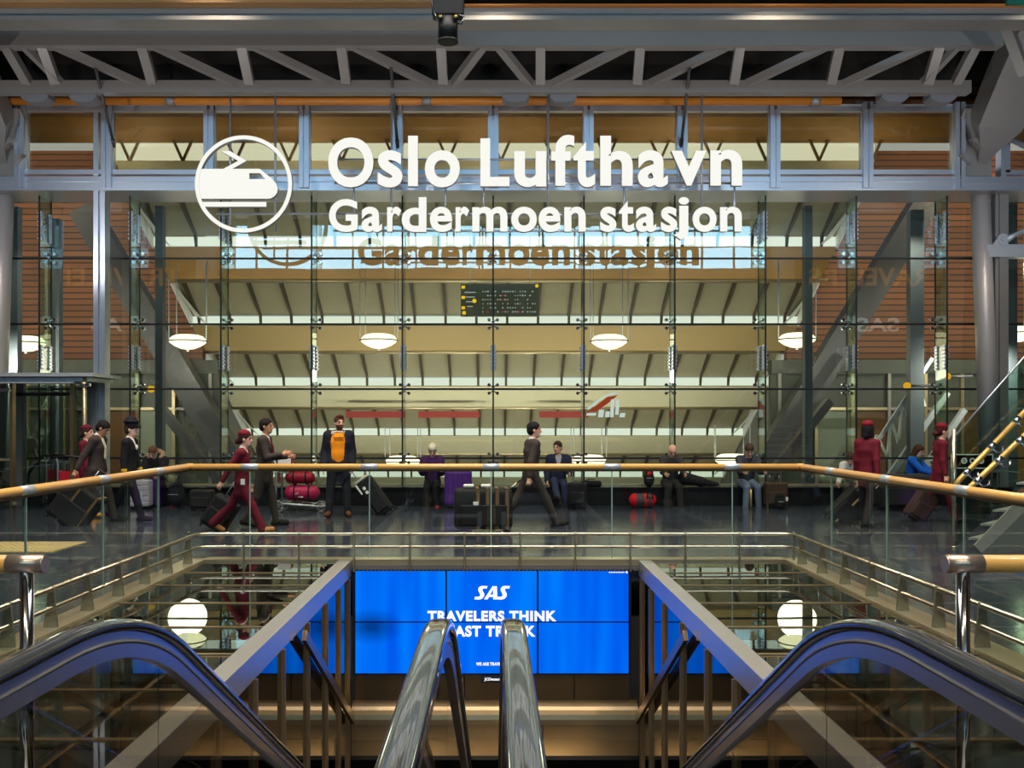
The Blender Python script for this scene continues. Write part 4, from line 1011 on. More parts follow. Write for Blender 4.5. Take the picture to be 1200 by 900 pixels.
# black information stand with three white rings
ki = thing('information_stand', 'black stand with three white rings in a framed header, right of the walking crew', 'stand', (X_(1138,16.8),16.8,0))
bm = newbm(); box2(bm, (-.30,-.03,.45), (.33,.03,.86)); box2(bm, (-.28,-.1,0), (.3,.1,.45)); obj('body', bm, M['black'], ki)
bm = newbm(); box2(bm, (-.32,-.05,.82), (.35,.05,1.06)); obj('header', bm, M['blackgloss'], ki)
bm = newbm()
for z in (.815, 1.055): box2(bm, (-.33,-.06,z-.008), (.36,.05,z+.008))
for x in (-.33, .36): box2(bm, (x-.008,-.06,.81), (x+.008,.05,1.06))
obj('frame', bm, M['white'], ki)
for k in range(3):
    bm = newbm(); c = Vector((-.15+.15*k,-.056,.945)); r0, r1 = .055, .028
    for i in range(24):
        a, b = 2*PI*i/24, 2*PI*(i+1)/24
        q = [c+Vector((math.cos(t)*r,0,math.sin(t)*r)) for t, r in ((a,r0),(b,r0),(b,r1),(a,r1))]
        prism(bm, q, (0,.008,0))
    if k == 0: box(bm, c, (.05,.008,.016))
    obj('ring_symbol', bm, M['white'], ki)
# ================================================================== ENTRANCE AT LEFT
d = bpy.data.objects.new('door_1', None); C.objects.link(d); d['kind'] = 'structure'; d['category'] = 'entrance'; d['label'] = 'glazed entrance with a flat aluminium canopy at the left edge'
EDp = 17.7
bm = newbm(); box2(bm, (-11.0,EDp-.4,Z_(441,EDp-.4)-.0), (X_(109,EDp-.4),EDp+.9,Z_(438,EDp-.4)+.02)); box2(bm, (-11,EDp-.3,Z_(447.5,EDp)), (X_(110,EDp),EDp+.9,Z_(441,EDp))); box2(bm, (X_(8,EDp),EDp-.34,Z_(450,EDp)), (X_(96,EDp),EDp-.28,Z_(447.5,EDp))); obj('canopy', bm, M['alu_pale'], d)
for px, w, m, D in ((13,.05,'bronze',17.5),(84,.06,'bronze',17.5),(23,.15,'steel',18.2),(107,.16,'steel',18.1)):
    bm = newbm(); x = X_(px, D); box2(bm, (x-w/2,D,0), (x+w/2,D+.12,Z_(448,D))); obj('door_post', bm, M[m], d)
bm = newbm(); x = X_(99, 17.4); tube(bm, [(x,17.4,0),(x,17.4,Z_(438,17.4))], .035, 14); tube(bm, [(x,17.4,Z_(452,17.4)),(x,17.4,Z_(448,17.4))], .06, 14); obj('pivot_post', bm, M['champagne'], d)
for px in (13,100):
    bm = newbm(); q = P(px if px > 50 else 6,451 if px > 50 else 457,17.4); box(bm, q, (.18,.1,.06), bev=.01); obj('hinge', bm, M['chrome'], d)
bm = newbm(); box2(bm, (X_(16,18.1),18.1,Z_(464,18.1)), (X_(83,18.1),18.16,Z_(460,18.1))); obj('door_track', bm, M['black'], d)
for a, b in ((-10,12),(26,54),(56,83),(86,98)):
    bm = newbm(); box2(bm, (X_(a,17.6),17.6,.05), (X_(b,17.6),17.612,Z_(452,17.6))); obj('glass_leaf', bm, M['glass_door'], d)
bm = newbm(); box2(bm, (-11,17.58,Z_(540,17.6)), (X_(16,17.6),17.64,Z_(537,17.6))); obj('push_bar', bm, M['champagne'], d)
# end of an escalator handrail inside the entrance
bm = newbm(); pts = [P(33+18*(1-math.cos(a)),560-18*math.sin(a),19.6) for a in np.linspace(-.5, PI/2, 9)]+[P(60,541.5,19.6), P(78,537,19.9)]
tube(bm, pts, .045, 10); tag(obj('curved_handrail', bm, M['rubber']), 'black rounded handrail end inside the entrance at left', 'handrail')
# tan mat on the floor at left
mt = mat('tactile_tan_mat', (178,156,104), .6, 0, .15, 40)
bm = newbm(); box2(bm, (-6.9,11.75,0), (-5.55,12.75,.012))
for i in range(14):
    for j in range(8): tube(bm, [(-6.85+i*.096,11.82+j*.12,.012),(-6.85+i*.096,11.82+j*.12,.018)], .018, 8)
tag(obj('floor_mat', bm, mt), 'tan studded mat on the dark floor at the left edge', 'mat')
# ================================================================== PEOPLE
SKIN = {'light': (226,172,146), 'pale': (232,184,160), 'tan': (196,140,104), 'brown': (160,108,78)}
_mc = {}
def cloth(c, rough=.8):
    k = (c, rough)
    if k not in _mc: _mc[k] = mat('cloth_%d_%d_%d' % c, c, rough, 0, .12, 18, spec=.25)
    return _mc[k]
def rotx(v, a): return np.array((v[0], v[1]*math.cos(a)-v[2]*math.sin(a), v[1]*math.sin(a)+v[2]*math.cos(a)))
def roty(v, a):                                        # positive: tips an upward vector forward (+x)
    return np.array((v[0]*math.cos(a)+v[2]*math.sin(a), v[1], -v[0]*math.sin(a)+v[2]*math.cos(a)))
def rotz(v, a): return np.array((v[0]*math.cos(a)-v[1]*math.sin(a), v[0]*math.sin(a)+v[1]*math.cos(a), v[2]))
R_ = math.radians
def limb(fwd, out, side, L):
    v = np.array((math.sin(R_(fwd)), 0, -math.cos(R_(fwd))))*L
    return rotx(v, R_(out)*side*1.0) if True else v
class Person:
    """x forward, y left, z up; feet on z=0"""
    def __init__(s, H=1.7, lean=0, legs=((0,3,0),(0,3,0)), arms=((0,8,10,0),(0,8,10,0)), head=(0,0), seat=None, wide=1., shx=0, foot=(0,0), twist=0):
        u = s.u = H/1.75; s.wide = wide; s.H = H
        J = s.J = {}
        hip = np.array((0,0,.93*u))
        s.tw = R_(twist)
        def setj(hip):
            J['hip'] = hip
            up = roty(np.array((0,0,1.)), R_(lean)); s.up = up
            s.fwd = roty(np.array((1.,0,0)), R_(lean))
            J['waist'] = hip+up*.16*u; J['chest'] = hip+up*.36*u; J['neck'] = hip+up*.53*u
            for i, sd in enumerate((1, -1)):            # left, right
                n = 'lr'[i]
                J['h'+n] = hip+np.array((0,sd*.092*u*wide,-.02*u))
                a, o, k = legs[i]
                J['k'+n] = J['h'+n]+limb(a, o, sd, .43*u)
                J['a'+n] = J['k'+n]+limb(a-k, o*.6, sd, .41*u)
                fp = foot[i]
                J['t'+n] = J['a'+n]+np.array((math.cos(R_(fp))*.17*u, sd*.03*u, -math.sin(R_(fp))*.17*u-.035*u*math.cos(R_(fp))))
                J['he'+n] = J['a'+n]+np.array((-.045*u*math.cos(R_(fp)), 0, -.045*u+.045*u*math.sin(R_(fp))))
                sh = hip+up*.47*u+np.array((math.sin(s.tw)*sd*-.17*u*wide, sd*.168*u*wide*math.cos(s.tw), 0)); J['s'+n] = sh
                fa, fo, el, inw = arms[i]
                J['e'+n] = sh+limb(fa, fo, sd, .29*u)
                J['w'+n] = J['e'+n]+limb(fa+el, fo-inw, sd, .245*u)
        setj(hip)
        low = min(min(J['t'+n][2]-.03*u, J['he'+n][2]-.035*u) for n in 'lr')
        if seat is None: setj(hip-np.array((0,0,low)))
        else: setj(np.array((0,0,seat+.10*u)))
        yaw, pit = R_(head[0]), R_(head[1])+R_(lean)*.35
        s.hf = rotz(roty(np.array((1.,0,0)), pit), yaw); s.hu = rotz(roty(np.array((0,0,1.)), pit), yaw); s.hl = np.cross(s.hu, s.hf)
        nk = J['neck']+s.up*.02*u
        s.hc = nk+s.up*.045*u+s.hu*.10*u+s.hf*.025*u
        s.HR = np.stack([s.hf, s.hl, s.hu], 1)
    def hp(s, x, y, z): return s.hc+(s.hf*x+s.hl*y+s.hu*z)*s.u
    def hand(s, B, n, curl=40, fold=None):
        """palm, four separate unequal fingers with bends, and a thumb off the side of the palm"""
        u = s.u; sd = 1 if n == 'l' else -1
        w, e = s.J['w'+n], s.J['e'+n]; d = (w-e)/np.linalg.norm(w-e)
        side = np.array((1.,0,0)) if abs(d[0]) < .7 else np.array((0,0,1.))
        th = side-d*(side@d); th /= np.linalg.norm(th)              # thumb side
        pn = np.cross(d, th)*(1 if sd > 0 else -1)                  # palm normal
        if pn[1]*sd > 0: pn = -pn                                   # palm faces the body
        pc = w+d*.085*u
        B.cone(w-d*.01, w+d*.03*u, .026*u, .026*u, k=.02)
        B.cone(w+d*.03*u, pc, .030*u, .036*u, flat=(pn, 1.9), k=.02)
        for f, (o, L) in enumerate(((.033,.072),(.011,.08),(-.011,.074),(-.033,.058))):
            b0 = pc+th*o*u*.95+d*.012*u
            a1, a2 = R_(curl*.6), R_(curl*1.4)
            d1 = d*math.cos(a1)+pn*math.sin(a1); d2 = d*math.cos(a2)+pn*math.sin(a2)
            p1 = b0+d1*L*.5*u; p2 = p1+d2*L*.5*u
            B.cone(b0, p1, .0098*u, .009*u, k=.006); B.cone(p1, p2, .009*u, .0075*u, k=.004)
        t0 = w+d*.035*u+th*.026*u; t1 = t0+(d*.55+th*.65+pn*.25)*.038*u; t2 = t1+(d*.9+th*.15+pn*.35)*.03*u
        B.cone(t0, t1, .0125*u, .0105*u, k=.008); B.cone(t1, t2, .0105*u, .0085*u, k=.004)
        return pc
    def body(s, curl=(40,40)):
        B = Blob(.03); J, u, w = s.J, s.u, s.wide
        f = (s.fwd, 1.5)
        B.cone(J['hip']-s.up*.03*u, J['waist'], .135*u*w, .118*u*w, flat=f, k=.05).cone(J['waist'], J['chest'], .118*u*w, .145*u*w, flat=f, k=.05)
        B.cone(J['chest'], J['neck']-s.up*.10*u, .145*u*w, .11*u*w, flat=f, k=.05)
        B.cone(J['sl'], J['sr'], .05*u, .05*u, k=.05)
        B.cone(J['neck']-s.up*.07*u, s.hc-s.hu*.05*u, .06*u, .052*u, k=.03)
        for n in 'lr':
            B.cone(J['h'+n], J['k'+n], .078*u*w, .052*u, k=.04).cone(J['k'+n], J['k'+n]*.6+J['a'+n]*.4, .05*u, .052*u, k=.02).cone(J['k'+n]*.6+J['a'+n]*.4, J['a'+n], .052*u, .036*u, k=.02)
            B.cone(J['a'+n], J['t'+n], .036*u, .028*u, k=.02).cone(J['a'+n], J['he'+n], .034*u, .03*u, k=.02)
            B.cone(J['s'+n], J['e'+n], .047*u, .037*u, k=.03).cone(J['e'+n], J['w'+n], .037*u, .026*u, k=.015)
        # head: skull, face, jaw, brow, nose, lips, ears
        hp = s.hp; R = s.HR
        B.ell(hp(-.012,0,.035), np.array((.098,.077,.088))*u, R, k=.01)
        B.ell(hp(.022,0,-.022), np.array((.07,.062,.092))*u, R, k=.03)
        B.ell(hp(.058,0,-.088), np.array((.03,.034,.026))*u, R, k=.03)
        B.cone(hp(.086,0,.012), hp(.112,0,-.026), .010*u, .0145*u, k=.012)
        B.cone(hp(.098,.012,-.03), hp(.098,-.012,-.03), .009*u, .009*u, k=.008)
        B.cone(hp(.080,.042,.026), hp(.080,-.042,.026), .010*u, .010*u, k=.02)
        B.cone(hp(.090,.018,-.058), hp(.090,-.018,-.058), .0085*u, .0085*u, k=.008)
        for sd in (1,-1): B.ell(hp(-.008,sd*.078,-.01), np.array((.020,.010,.033))*u, R, k=.008)
        for sd in (1,-1): B.ell(hp(.098,sd*.031,.006), np.array((.017,.017,.012))*u, R, k=.006, sub=True)
        for sd in (1,-1): B.ell(hp(.074,sd*.031,.005), np.array((.0145,.0155,.0125))*u, R, k=.003)
        s.pc = [s.hand(B, n, curl[i]) for i, n in enumerate('lr')]
        return B
    def facemat(s, beard=False):
        c0, R, u = s.hc, s.HR, s.u
        def fn(P_):
            q = (P_-c0)@R/u
            m = np.zeros(len(P_), int)
            front = q[:,0] > .05
            eye = front & (np.abs(np.abs(q[:,1])-.031) < .0115) & (np.abs(q[:,2]-.005) < .0095)
            brow = front & (np.abs(np.abs(q[:,1])-.033) < .021) & (np.abs(q[:,2]-.032) < .007)
            lip = front & (np.abs(q[:,1]) < .024) & (np.abs(q[:,2]+.058) < .0095) & (q[:,0] > .07)
            m[eye] = 1; m[brow] = 2; m[lip] = 3
            if beard:
                b = (q[:,2] < -.035) & (q[:,2] > -.15) & (q[:,0] > .005) & ~lip; b |= front & (np.abs(q[:,1]) < .03) & (np.abs(q[:,2]+.043) < .006)
                m[b] = 2
            return m
        return fn
    # -------- clothing
    def jacket(s, fat=.022, hem=.16, sleeve=.98, vneck=.0, loose=1., hood=False, flare=1.0, belly=0):
        B = Blob(.03); J, u, w = s.J, s.u, s.wide; f = (s.fwd, 1.38)
        B.cone(J['hip'], J['waist'], (.145*flare+fat)*u*w, (.128+fat)*u*w, flat=f, k=.05).cone(J['waist'], J['chest'], (.128+fat+belly)*u*w, (.152+fat)*u*w, flat=f, k=.05)
        B.cone(J['chest'], J['neck']-s.up*.085*u, (.152+fat)*u*w, (.105+fat*.5)*u*w, flat=f, k=.05)
        B.cone(J['sl'], J['sr'], (.056+fat*.6)*u, (.056+fat*.6)*u, k=.06)
        B.cone(J['neck']-s.up*.09*u, J['neck']-s.up*.03*u, .07*u, .066*u, k=.03)
        if hem > 0: B.cone(J['hip'], J['hip']-np.array((0,0,1))*hem*u, (.145*flare+fat)*u*w, (.15*flare+fat)*u*w, flat=((1,0,0), 1.3), k=.04)
        for n in 'lr':
            c = J['e'+n]+(J['w'+n]-J['e'+n])*sleeve
            B.cone(J['s'+n], J['e'+n], (.058+fat*.7)*u*loose, (.047+fat*.6)*u*loose, k=.045).cone(J['e'+n], c, (.047+fat*.6)*u*loose, (.036+fat*.6)*u*loose, k=.02)
        if vneck:
            a = J['neck']+s.up*.02*u+s.fwd*.06*u; b = J['chest']-s.up*(vneck-.36)*u*1.0+s.fwd*(.17+fat)*u
            a = J['neck']+s.fwd*.075*u; b = J['neck']-s.up*vneck*u+s.fwd*(.135+fat)*u*w
            B.cone(a, b, .072*u, .012*u, k=.0, sub=True)
        B.cut(s.J['neck']+s.up*.0*u, s.up) if False else None
        return B
    def shirt(s):
        B = Blob(.03); J, u, w = s.J, s.u, s.wide; f = (s.fwd, 1.42)
        B.cone(J['waist'], J['chest'], .128*u*w, .157*u*w, flat=f, k=.05).cone(J['chest'], J['neck']-s.up*.085*u, .157*u*w, .112*u*w, flat=f, k=.05)
        B.cone(J['neck']-s.up*.075*u, J['neck']+s.up*.008*u, .074*u, .066*u, k=.02)
        return B
    def tie(s):
        B = Blob(.006); J, u, w = s.J, s.u, s.wide
        a = J['neck']-s.up*.03*u+s.fwd*.082*u; b = J['neck']-s.up*.17*u+s.fwd*.135*u*w; c = J['neck']-s.up*.34*u+s.fwd*.142*u*w
        B.cone(a, b, .018*u, .026*u, flat=(s.fwd, 1.5)).cone(b, c, .026*u, .03*u, flat=(s.fwd, 1.5)); return B
    def trousers(s, fat=.014, hem=.075, flare=0):
        B = Blob(.03); J, u, w = s.J, s.u, s.wide
        B.cone(J['hip']-s.up*.02*u, J['hip']+s.up*.10*u, (.14+fat)*u*w, (.126+fat)*u*w, flat=(s.fwd, 1.4), k=.05)
        for n in 'lr':
            kk, aa = J['k'+n], J['a'+n]
            B.cone(J['h'+n], kk, (.084+fat)*u*w, (.060+fat)*u, k=.04).cone(kk, aa+(aa-kk)*.02, (.060+fat)*u, (.046+fat+flare)*u, k=.02)
        return B
    def skirt(s, L=.5, r=.15):
        B = Blob(.03); J, u = s.J, s.u
        for n in 'lr': B.cone(J['h'+n], J['h'+n]+(J['k'+n]-J['h'+n])*L/.43, .10*u, .085*u, k=.09)
        B.cone(J['hip']+s.up*.08*u, J['hip']-s.up*.06*u, .125*u, .15*u, flat=(s.fwd, 1.35), k=.05); return B
    def shoe(s, n, heel=0):
        B = Blob(.02); J, u = s.J, s.u
        B.cone(J['a'+n]-np.array((0,0,.01)), J['he'+n], .046*u, .044*u).cone(J['a'+n]-np.array((0,0,.012)), J['t'+n], .046*u, .037*u).cone(J['he'+n]+np.array((0,0,-.004)), J['t'+n], .040*u, .036*u)
        return B
    def hair(s, kind='short'):
        B = Blob(.012); hp, R, u = s.hp, s.HR, s.u
        B.ell(hp(-.016,0,.042), np.array((.108,.088,.095))*u, R)
        if kind in ('short','bob','bun','long'): B.ell(hp(-.05,0,-.005), np.array((.072,.082,.085))*u, R)
        B.cone(hp(.19,0,-.055), hp(.118,0,.0), .105*u, .068*u, k=0, sub=True)
        B.ell(hp(.085,0,-.05), np.array((.075,.10,.105))*u, R, k=0, sub=True)
        if kind == 'bun': B.ell(hp(-.115,0,-.05), np.array((.05,.055,.05))*u, R)
        if kind in ('bob','long'):
            z = -.10 if kind == 'bob' else -.22
            for sd in (1,-1): B.cone(hp(-.02,sd*.062,.02), hp(-.03,sd*.07,z), .042*u, .036*u, k=.02)
            B.cone(hp(-.07,0,.0), hp(-.085,0,z), .062*u, .06*u, flat=(s.hf, 1.3), k=.04)
        if kind == 'top':  B.ell(hp(.04,0,.115), np.array((.06,.06,.028))*u, R, k=.03)
        return B
    def beanie(s):
        B = Blob(.012); hp, R, u = s.hp, s.HR, s.u
        B.ell(hp(-.016,0,.062), np.array((.114,.096,.105))*u, R); B.cut(hp(.05,0,.045), -(s.hu+s.hf*-.25)); B.cone(hp(-.02,.0,.165), hp(-.02,0,.17), .02*u, .02*u); return B
    def pillbox(s):
        B = Blob(.01); hp, R, u = s.hp, s.HR, s.u
        B.ell(hp(-.025,0,.085), np.array((.105,.090,.072))*u, R); B.cut(hp(0,0,.06), -(s.hu*1+s.hf*-.12)); return B
    def crown(s):
        B = Blob(.01); hp, R, u = s.hp, s.HR, s.u
        B.ell(hp(-.005,0,.135), np.array((.135,.125,.035))*u, R, k=.02); B.cone(hp(-.01,0,.065), hp(-.005,0,.125), .10*u, .112*u, flat=(s.hl, 1.12), k=.02); B.cut(hp(0,0,.055), -s.hu); return B
    def visor(s):
        B = Blob(.01); hp, R, u = s.hp, s.HR, s.u
        RR = np.stack([s.hf*math.cos(.35)-s.hu*math.sin(.35), s.hl, s.hu*math.cos(.35)+s.hf*math.sin(.35)], 1)
        B.ell(hp(.105,0,.055), np.array((.065,.085,.012))*u, RR); return B
    def capband(s):
        B = Blob(.0); u = s.u; B.cone(s.hp(.0,0,.066), s.hp(.0,0,.078), .1065*u, .1085*u, flat=(s.hl, 1.12)); B.ell(s.hp(.11,0,.10), (.014*u,.022*u,.022*u), s.HR); return B
def build(p, name, label, loc, yaw, cat='person', skin='light', hair_c=(38,28,22), hairk='short', beard=False, curl=(40,40), parts=(), group=None, h=.0085):
    fm = p.facemat(beard); made = {}
    bd = mesh_obj(name, p.body(curl).mesh(h), [mat('skin_'+skin, SKIN[skin], .5) if 'skin_'+skin not in bpy.data.materials else bpy.data.materials['skin_'+skin],
        cloth((40,30,26)), cloth(hair_c), mat('lips', (176,96,88), .5) if 'lips' not in bpy.data.materials else bpy.data.materials['lips']], None, fm)
    tag(bd, label, cat, group)
    if hairk: mesh_obj('hair', p.hair(hairk).mesh(.009), cloth(hair_c), bd)
    for nm, B, c in parts:
        made[nm] = mesh_obj(nm, B.mesh(.011 if nm in ('jacket','coat','trousers','skirt','parka','blouse') else .008), cloth(c) if isinstance(c, tuple) else c, made.get({'cap_visor':'cap_crown','cap_band':'cap_crown','tie':'shirt','fur_trim':'parka','fur_collar':'coat','cuff_band':'jacket'}.get(nm), bd))
    bd.location = (loc[0], loc[1], loc[2] if len(loc) > 2 else 0); bd.rotation_euler = (0,0,R_(yaw))
    return bd
def suit_parts(p, c, shoe=(20,18,18), tie=None, vneck=.22, hem=.14, trs=None):
    r = [('jacket', p.jacket(.018, hem=hem, vneck=vneck, sleeve=.93), c), ('trousers', p.trousers(.012), trs or c), ('shirt', p.shirt(), (226,224,218)), ('shoe', p.shoe('l'), shoe), ('shoe', p.shoe('r'), shoe)]
    if tie: r.append(('tie', p.tie(), tie))
    return r
BROWN, MAROON, NAVY = (58,50,46), (94,12,32), (26,30,46)
def local_pt(o, v): return Matrix.Rotation(o.rotation_euler.z, 4, 'Z') @ Vector(v) + Vector(o.location)
ppl = {}
# dark suited man at left, head bowed, pulling a case
p = Person(1.72, 5, ((22,3,8),(-24,3,22)), ((-5,8,14,0),(-28,14,6,0)), (0,30), foot=(0,32))
ppl['bow'] = (p, build(p, 'person', 'man in dark brown suit with bowed head, leftmost of the walking men', (X_(112,15.3),15.3), 0, skin='tan', hair_c=(22,18,18), hairk='short', parts=suit_parts(p, BROWN, tie=(190,180,150))))
# crew member in maroon mostly hidden behind him
p = Person(1.58, 0, ((-18,3,14),(16,3,4)), ((-14,8,12,0),(10,8,10,0)), (0,0), wide=.92, foot=(20,0))
build(p, 'person', 'crew woman in maroon almost hidden behind the leftmost suited man', (X_(101,16.2),16.2), 0, skin='light', hair_c=(60,36,26), hairk='bun', parts=[('jacket', p.jacket(.012, hem=.1, vneck=.08), MAROON), ('skirt', p.skirt(.5), MAROON), ('pillbox_hat', p.pillbox(), MAROON), ('shoe', p.shoe('l'), (204,150,70)), ('shoe', p.shoe('r'), (204,150,70))])
# uniformed pilot with peaked cap
p = Person(1.66, 2, ((-20,2,12),(20,2,4)), ((6,6,12,0),(-6,6,10,0)), (0,0), foot=(24,0), wide=.95)
def cuff(p, n, t0=.74, t1=.84):
    B = Blob(.0); e, w = p.J['e'+n], p.J['w'+n]; B.cone(e+(w-e)*t0, e+(w-e)*t1, .051*p.u, .049*p.u); return B
bd = build(p, 'person', 'pilot in black uniform and peaked cap with gold cuff bands', (X_(151,15.5),15.5), 0, skin='pale', hair_c=(60,44,34), hairk='short', parts=[('jacket', p.jacket(.018, hem=.14, vneck=.16, sleeve=.95), (20,20,26)), ('trousers', p.trousers(.012), (20,20,26)), ('shirt', p.shirt(), (230,228,224)), ('cap_crown', p.crown(), (18,20,28)), ('cap_visor', p.visor(), (14,14,16)), ('cap_band', p.capband(), (30,28,30)), ('cuff_band', cuff(p,'r'), (206,164,30)), ('cuff_band', cuff(p,'l'), (206,164,30)), ('shoe', p.shoe('l'), (16,16,16)), ('shoe', p.shoe('r'), (16,16,16))])
B_ = Blob(.005); q = p.J['chest']+p.fwd*.150*p.u-np.array((0,.07,0))*p.u+p.up*.03; B_.ell(q, (.018,.032,.045)); mesh_obj('name_badge', B_.mesh(.006), M['white'], bd)
# seated person in fur-trimmed black parka
def furhood(p):
    B = Blob(.03); u = p.u
    c = p.J['neck']-p.fwd*.03*u+p.up*.02*u
    for a in np.linspace(-2.3, 2.3, 15):
        q = c+np.array((0,math.sin(a)*.15*u,0))-p.fwd*(math.cos(a)*.10+.02)*u+p.up*(.02+.05*math.cos(a))*u
        B.ell(q, np.array((.045,.045,.05))*u*(1+.18*math.sin(a*7)))
    return B
def hoodback(p):
    B = Blob(.04); u = p.u; B.ell(p.J['neck']-p.fwd*.11*u-p.up*.0*u, np.array((.11,.15,.10))*u); B.ell(p.hc-p.hf*.02*u-p.hu*.1*u, np.array((.105,.12,.07))*u); return B
seatleg = ((82,6,84),(84,7,80))
p = Person(1.66, 22, seatleg, ((28,10,52,26),(30,10,48,26)), (-6,32), seat=.37)
bd = build(p, 'person', 'seated person in black fur-hooded parka looking down, left of the glass wall', (X_(186,18.5),18.5), -90, skin='pale', hair_c=(96,64,44), parts=[('parka', p.jacket(.045, hem=0, vneck=0, loose=1.15), (24,24,28)), ('fur_trim', furhood(p), (150,126,100)), ('trousers', p.trousers(.016), (40,34,66)), ('shoe', p.shoe('l'), (30,28,28)), ('shoe', p.shoe('r'), (30,28,28))])
# stewardess striding, left of centre
p = Person(1.56, 3, ((-26,2,20),(28,2,4)), ((-8,8,26,0),(-34,12,8,0)), (0,4), wide=.9, foot=(34,-12))
ppl['crew1'] = (p, build(p, 'person', 'crew woman in maroon trouser suit and pillbox hat striding beside the brown-suited man', (X_(283,13.75),13.75), 0, skin='light', hair_c=(52,26,24), hairk='bun', parts=[('jacket', p.jacket(.012, hem=.18, vneck=.07), MAROON), ('trousers', p.trousers(.010, flare=.022), MAROON), ('pillbox_hat', p.pillbox(), (110,10,32)), ('shirt', p.shirt(), (230,220,210)), ('shoe', p.shoe('l'), (180,120,70)), ('shoe', p.shoe('r'), (180,120,70))]))
bm = newbm(); box(bm, Vector(p.J['hip']+np.array((.07,-.185,.0))*p.u), (.06,.012,.085), bev=.003); obj('name_card', bm, M['white'], ppl['crew1'][1])
# man in dark suit beside her
p = Person(1.70, 2, ((14,2,4),(-12,2,14)), ((14,8,78,26),(18,8,84,26)), (-8,0), foot=(0,14))
ppl['suit2'] = (p, build(p, 'person', 'man in dark brown suit and maroon tie with hands raised to his waist', (X_(309,14.75),14.75), 0, skin='tan', hair_c=(24,18,16), hairk='short', parts=suit_parts(p, BROWN, tie=(90,20,36), vneck=.20)))
# standing man with orange shirt
p = Person(1.74, -2, ((2,5,0),(4,6,0)), ((-6,10,22,8),(-8,12,26,6)), (22,2), wide=1.04)
def orange(p):
    B = Blob(.03); J, u, w = p.J, p.u, p.wide; f = (p.fwd, 1.30)
    B.cone(J['hip'], J['waist'], .140*u*w, .150*u*w, flat=f, k=.05).cone(J['waist'], J['chest'], .150*u*w, .160*u*w, flat=f, k=.05).cone(J['chest'], J['neck']-p.up*.09*u, .160*u*w, .112*u*w, flat=f, k=.05); return B
def opencoat(p):
    B = p.jacket(.040, hem=.20, vneck=0, loose=1.12, flare=1.08)
    J, u = p.J, p.u
    for z in np.linspace(-.32, .52, 12): B.cone(J['hip']+p.up*z*u+p.fwd*.16*u+np.array((0,-.02,0)), J['hip']+p.up*z*u+p.fwd*.40*u+np.array((0,-.03,0)), (.125+.04*max(0,z))*u, (.15+.08*max(0,z))*u, k=0, sub=True)
    return B
def collarfur(p):
    B = Blob(.03); u = p.u; c = p.J['neck']-p.up*.02*u
    for a in np.linspace(-2.2, 2.2, 13): B.ell(c+np.array((0,math.sin(a)*.12*u,0))-p.fwd*(math.cos(a)*.08)*u, np.array((.036,.036,.045))*u)
    return B
bd = build(p, 'person', 'bearded man in orange shirt and open navy coat standing and looking sideways', (X_(397,16.3),16.3), -82, skin='light', hair_c=(88,50,34), hairk='top', beard=True, curl=(50,20), parts=[('shirt', orange(p), (236,140,20)), ('coat', opencoat(p), (26,28,40)), ('fur_collar', collarfur(p), (196,176,140)), ('trousers', p.trousers(.016), (24,26,36)), ('shoe', p.shoe('l'), (92,52,30)), ('shoe', p.shoe('r'), (92,52,30))])
def chestmark(p, bd):
    bm = newbm()
    for r in range(2):
        n = 7-r*1; wd = .022
        for k in range(n):
            y = (k-(n-1)/2)*wd*1.25; z = .10-.045*r
            q = p.J['chest']+p.up*(z-.02)*p.u
            box(bm, (q[0]+.135+.0*r-.25*abs(y)**1.3, y, q[2]), (.02,wd*.75,.018-.004*r))
    return obj('printed_mark', bm, cloth((60,34,20)), bd)
chestmark(p, bd)
def headset(p):
    B = Blob(.01); u = p.u
    for a in np.linspace(-1.9, 1.9, 11): B.ell(p.J['neck']+p.up*.01*u+p.fwd*math.cos(a)*.075*u+np.array((0,math.sin(a)*.085*u,0)), np.array((.016,.016,.016))*u)
    return B
mesh_obj('neck_headphones', headset(p).mesh(.007), M['white'], bd)
# seated woman in purple with cream beanie
p = Person(1.60, 8, ((82,4,86),(80,3,70)), ((26,8,76,30),(26,8,76,30)), (4,22), seat=.37, wide=.98, foot=(0,0))
ppl['purple'] = (p, build(p, 'person', 'seated woman in purple jacket and cream knitted hat reading', (X_(507,18.5),18.5), -90, skin='pale', hair_c=(90,60,40), hairk='short', parts=[('jacket', p.jacket(.035, hem=.0, loose=1.12), (62,30,78)), ('knitted_hat', p.beanie(), (232,222,200)), ('trousers', p.trousers(.014), (22,22,26)), ('shoe', p.shoe('l'), (150,36,50)), ('shoe', p.shoe('r'), (44,38,38))]))
B_ = Blob(.0); 
bm = newbm(); tube(bm, [p.hp(.104,.03,.004)+p.hl*.017*math.cos(a)+p.hu*.014*math.sin(a) for a in np.linspace(0, 2*PI, 15)], .0025, 5); tube(bm, [p.hp(.104,-.03,.004)+p.hl*.017*math.cos(a)+p.hu*.014*math.sin(a) for a in np.linspace(0, 2*PI, 15)], .0025, 5); obj('glasses', bm, M['black'], ppl['purple'][1])
c = (p.pc[0]+p.pc[1])/2
bm = newbm(); box(bm, Vector(c+np.array((.035,0,.035))), (.15,.21,.02), rot=Matrix.Rotation(-.4, 3, 'Y'), bev=.004)
o = obj('open_book', bm, M['white']); o.matrix_world = Matrix.Translation(ppl['purple'][1].location) @ Matrix.Rotation(R_(-90), 4, 'Z'); tag(o, 'white paper held in both hands by the seated woman in purple', 'paper')
# striding man near the middle
p = Person(1.70, 3, ((-26,2,16),(30,2,6)), ((8,8,14,0),(-18,10,8,0)), (-14,0), foot=(34,-10))
ppl['mid'] = (p, build(p, 'person', 'man in dark suit striding right in the middle, seen partly from behind', (X_(622,14.4),14.4), 16, skin='light', hair_c=(22,18,18), hairk='short', curl=(40,75), parts=suit_parts(p, BROWN, vneck=.2)))
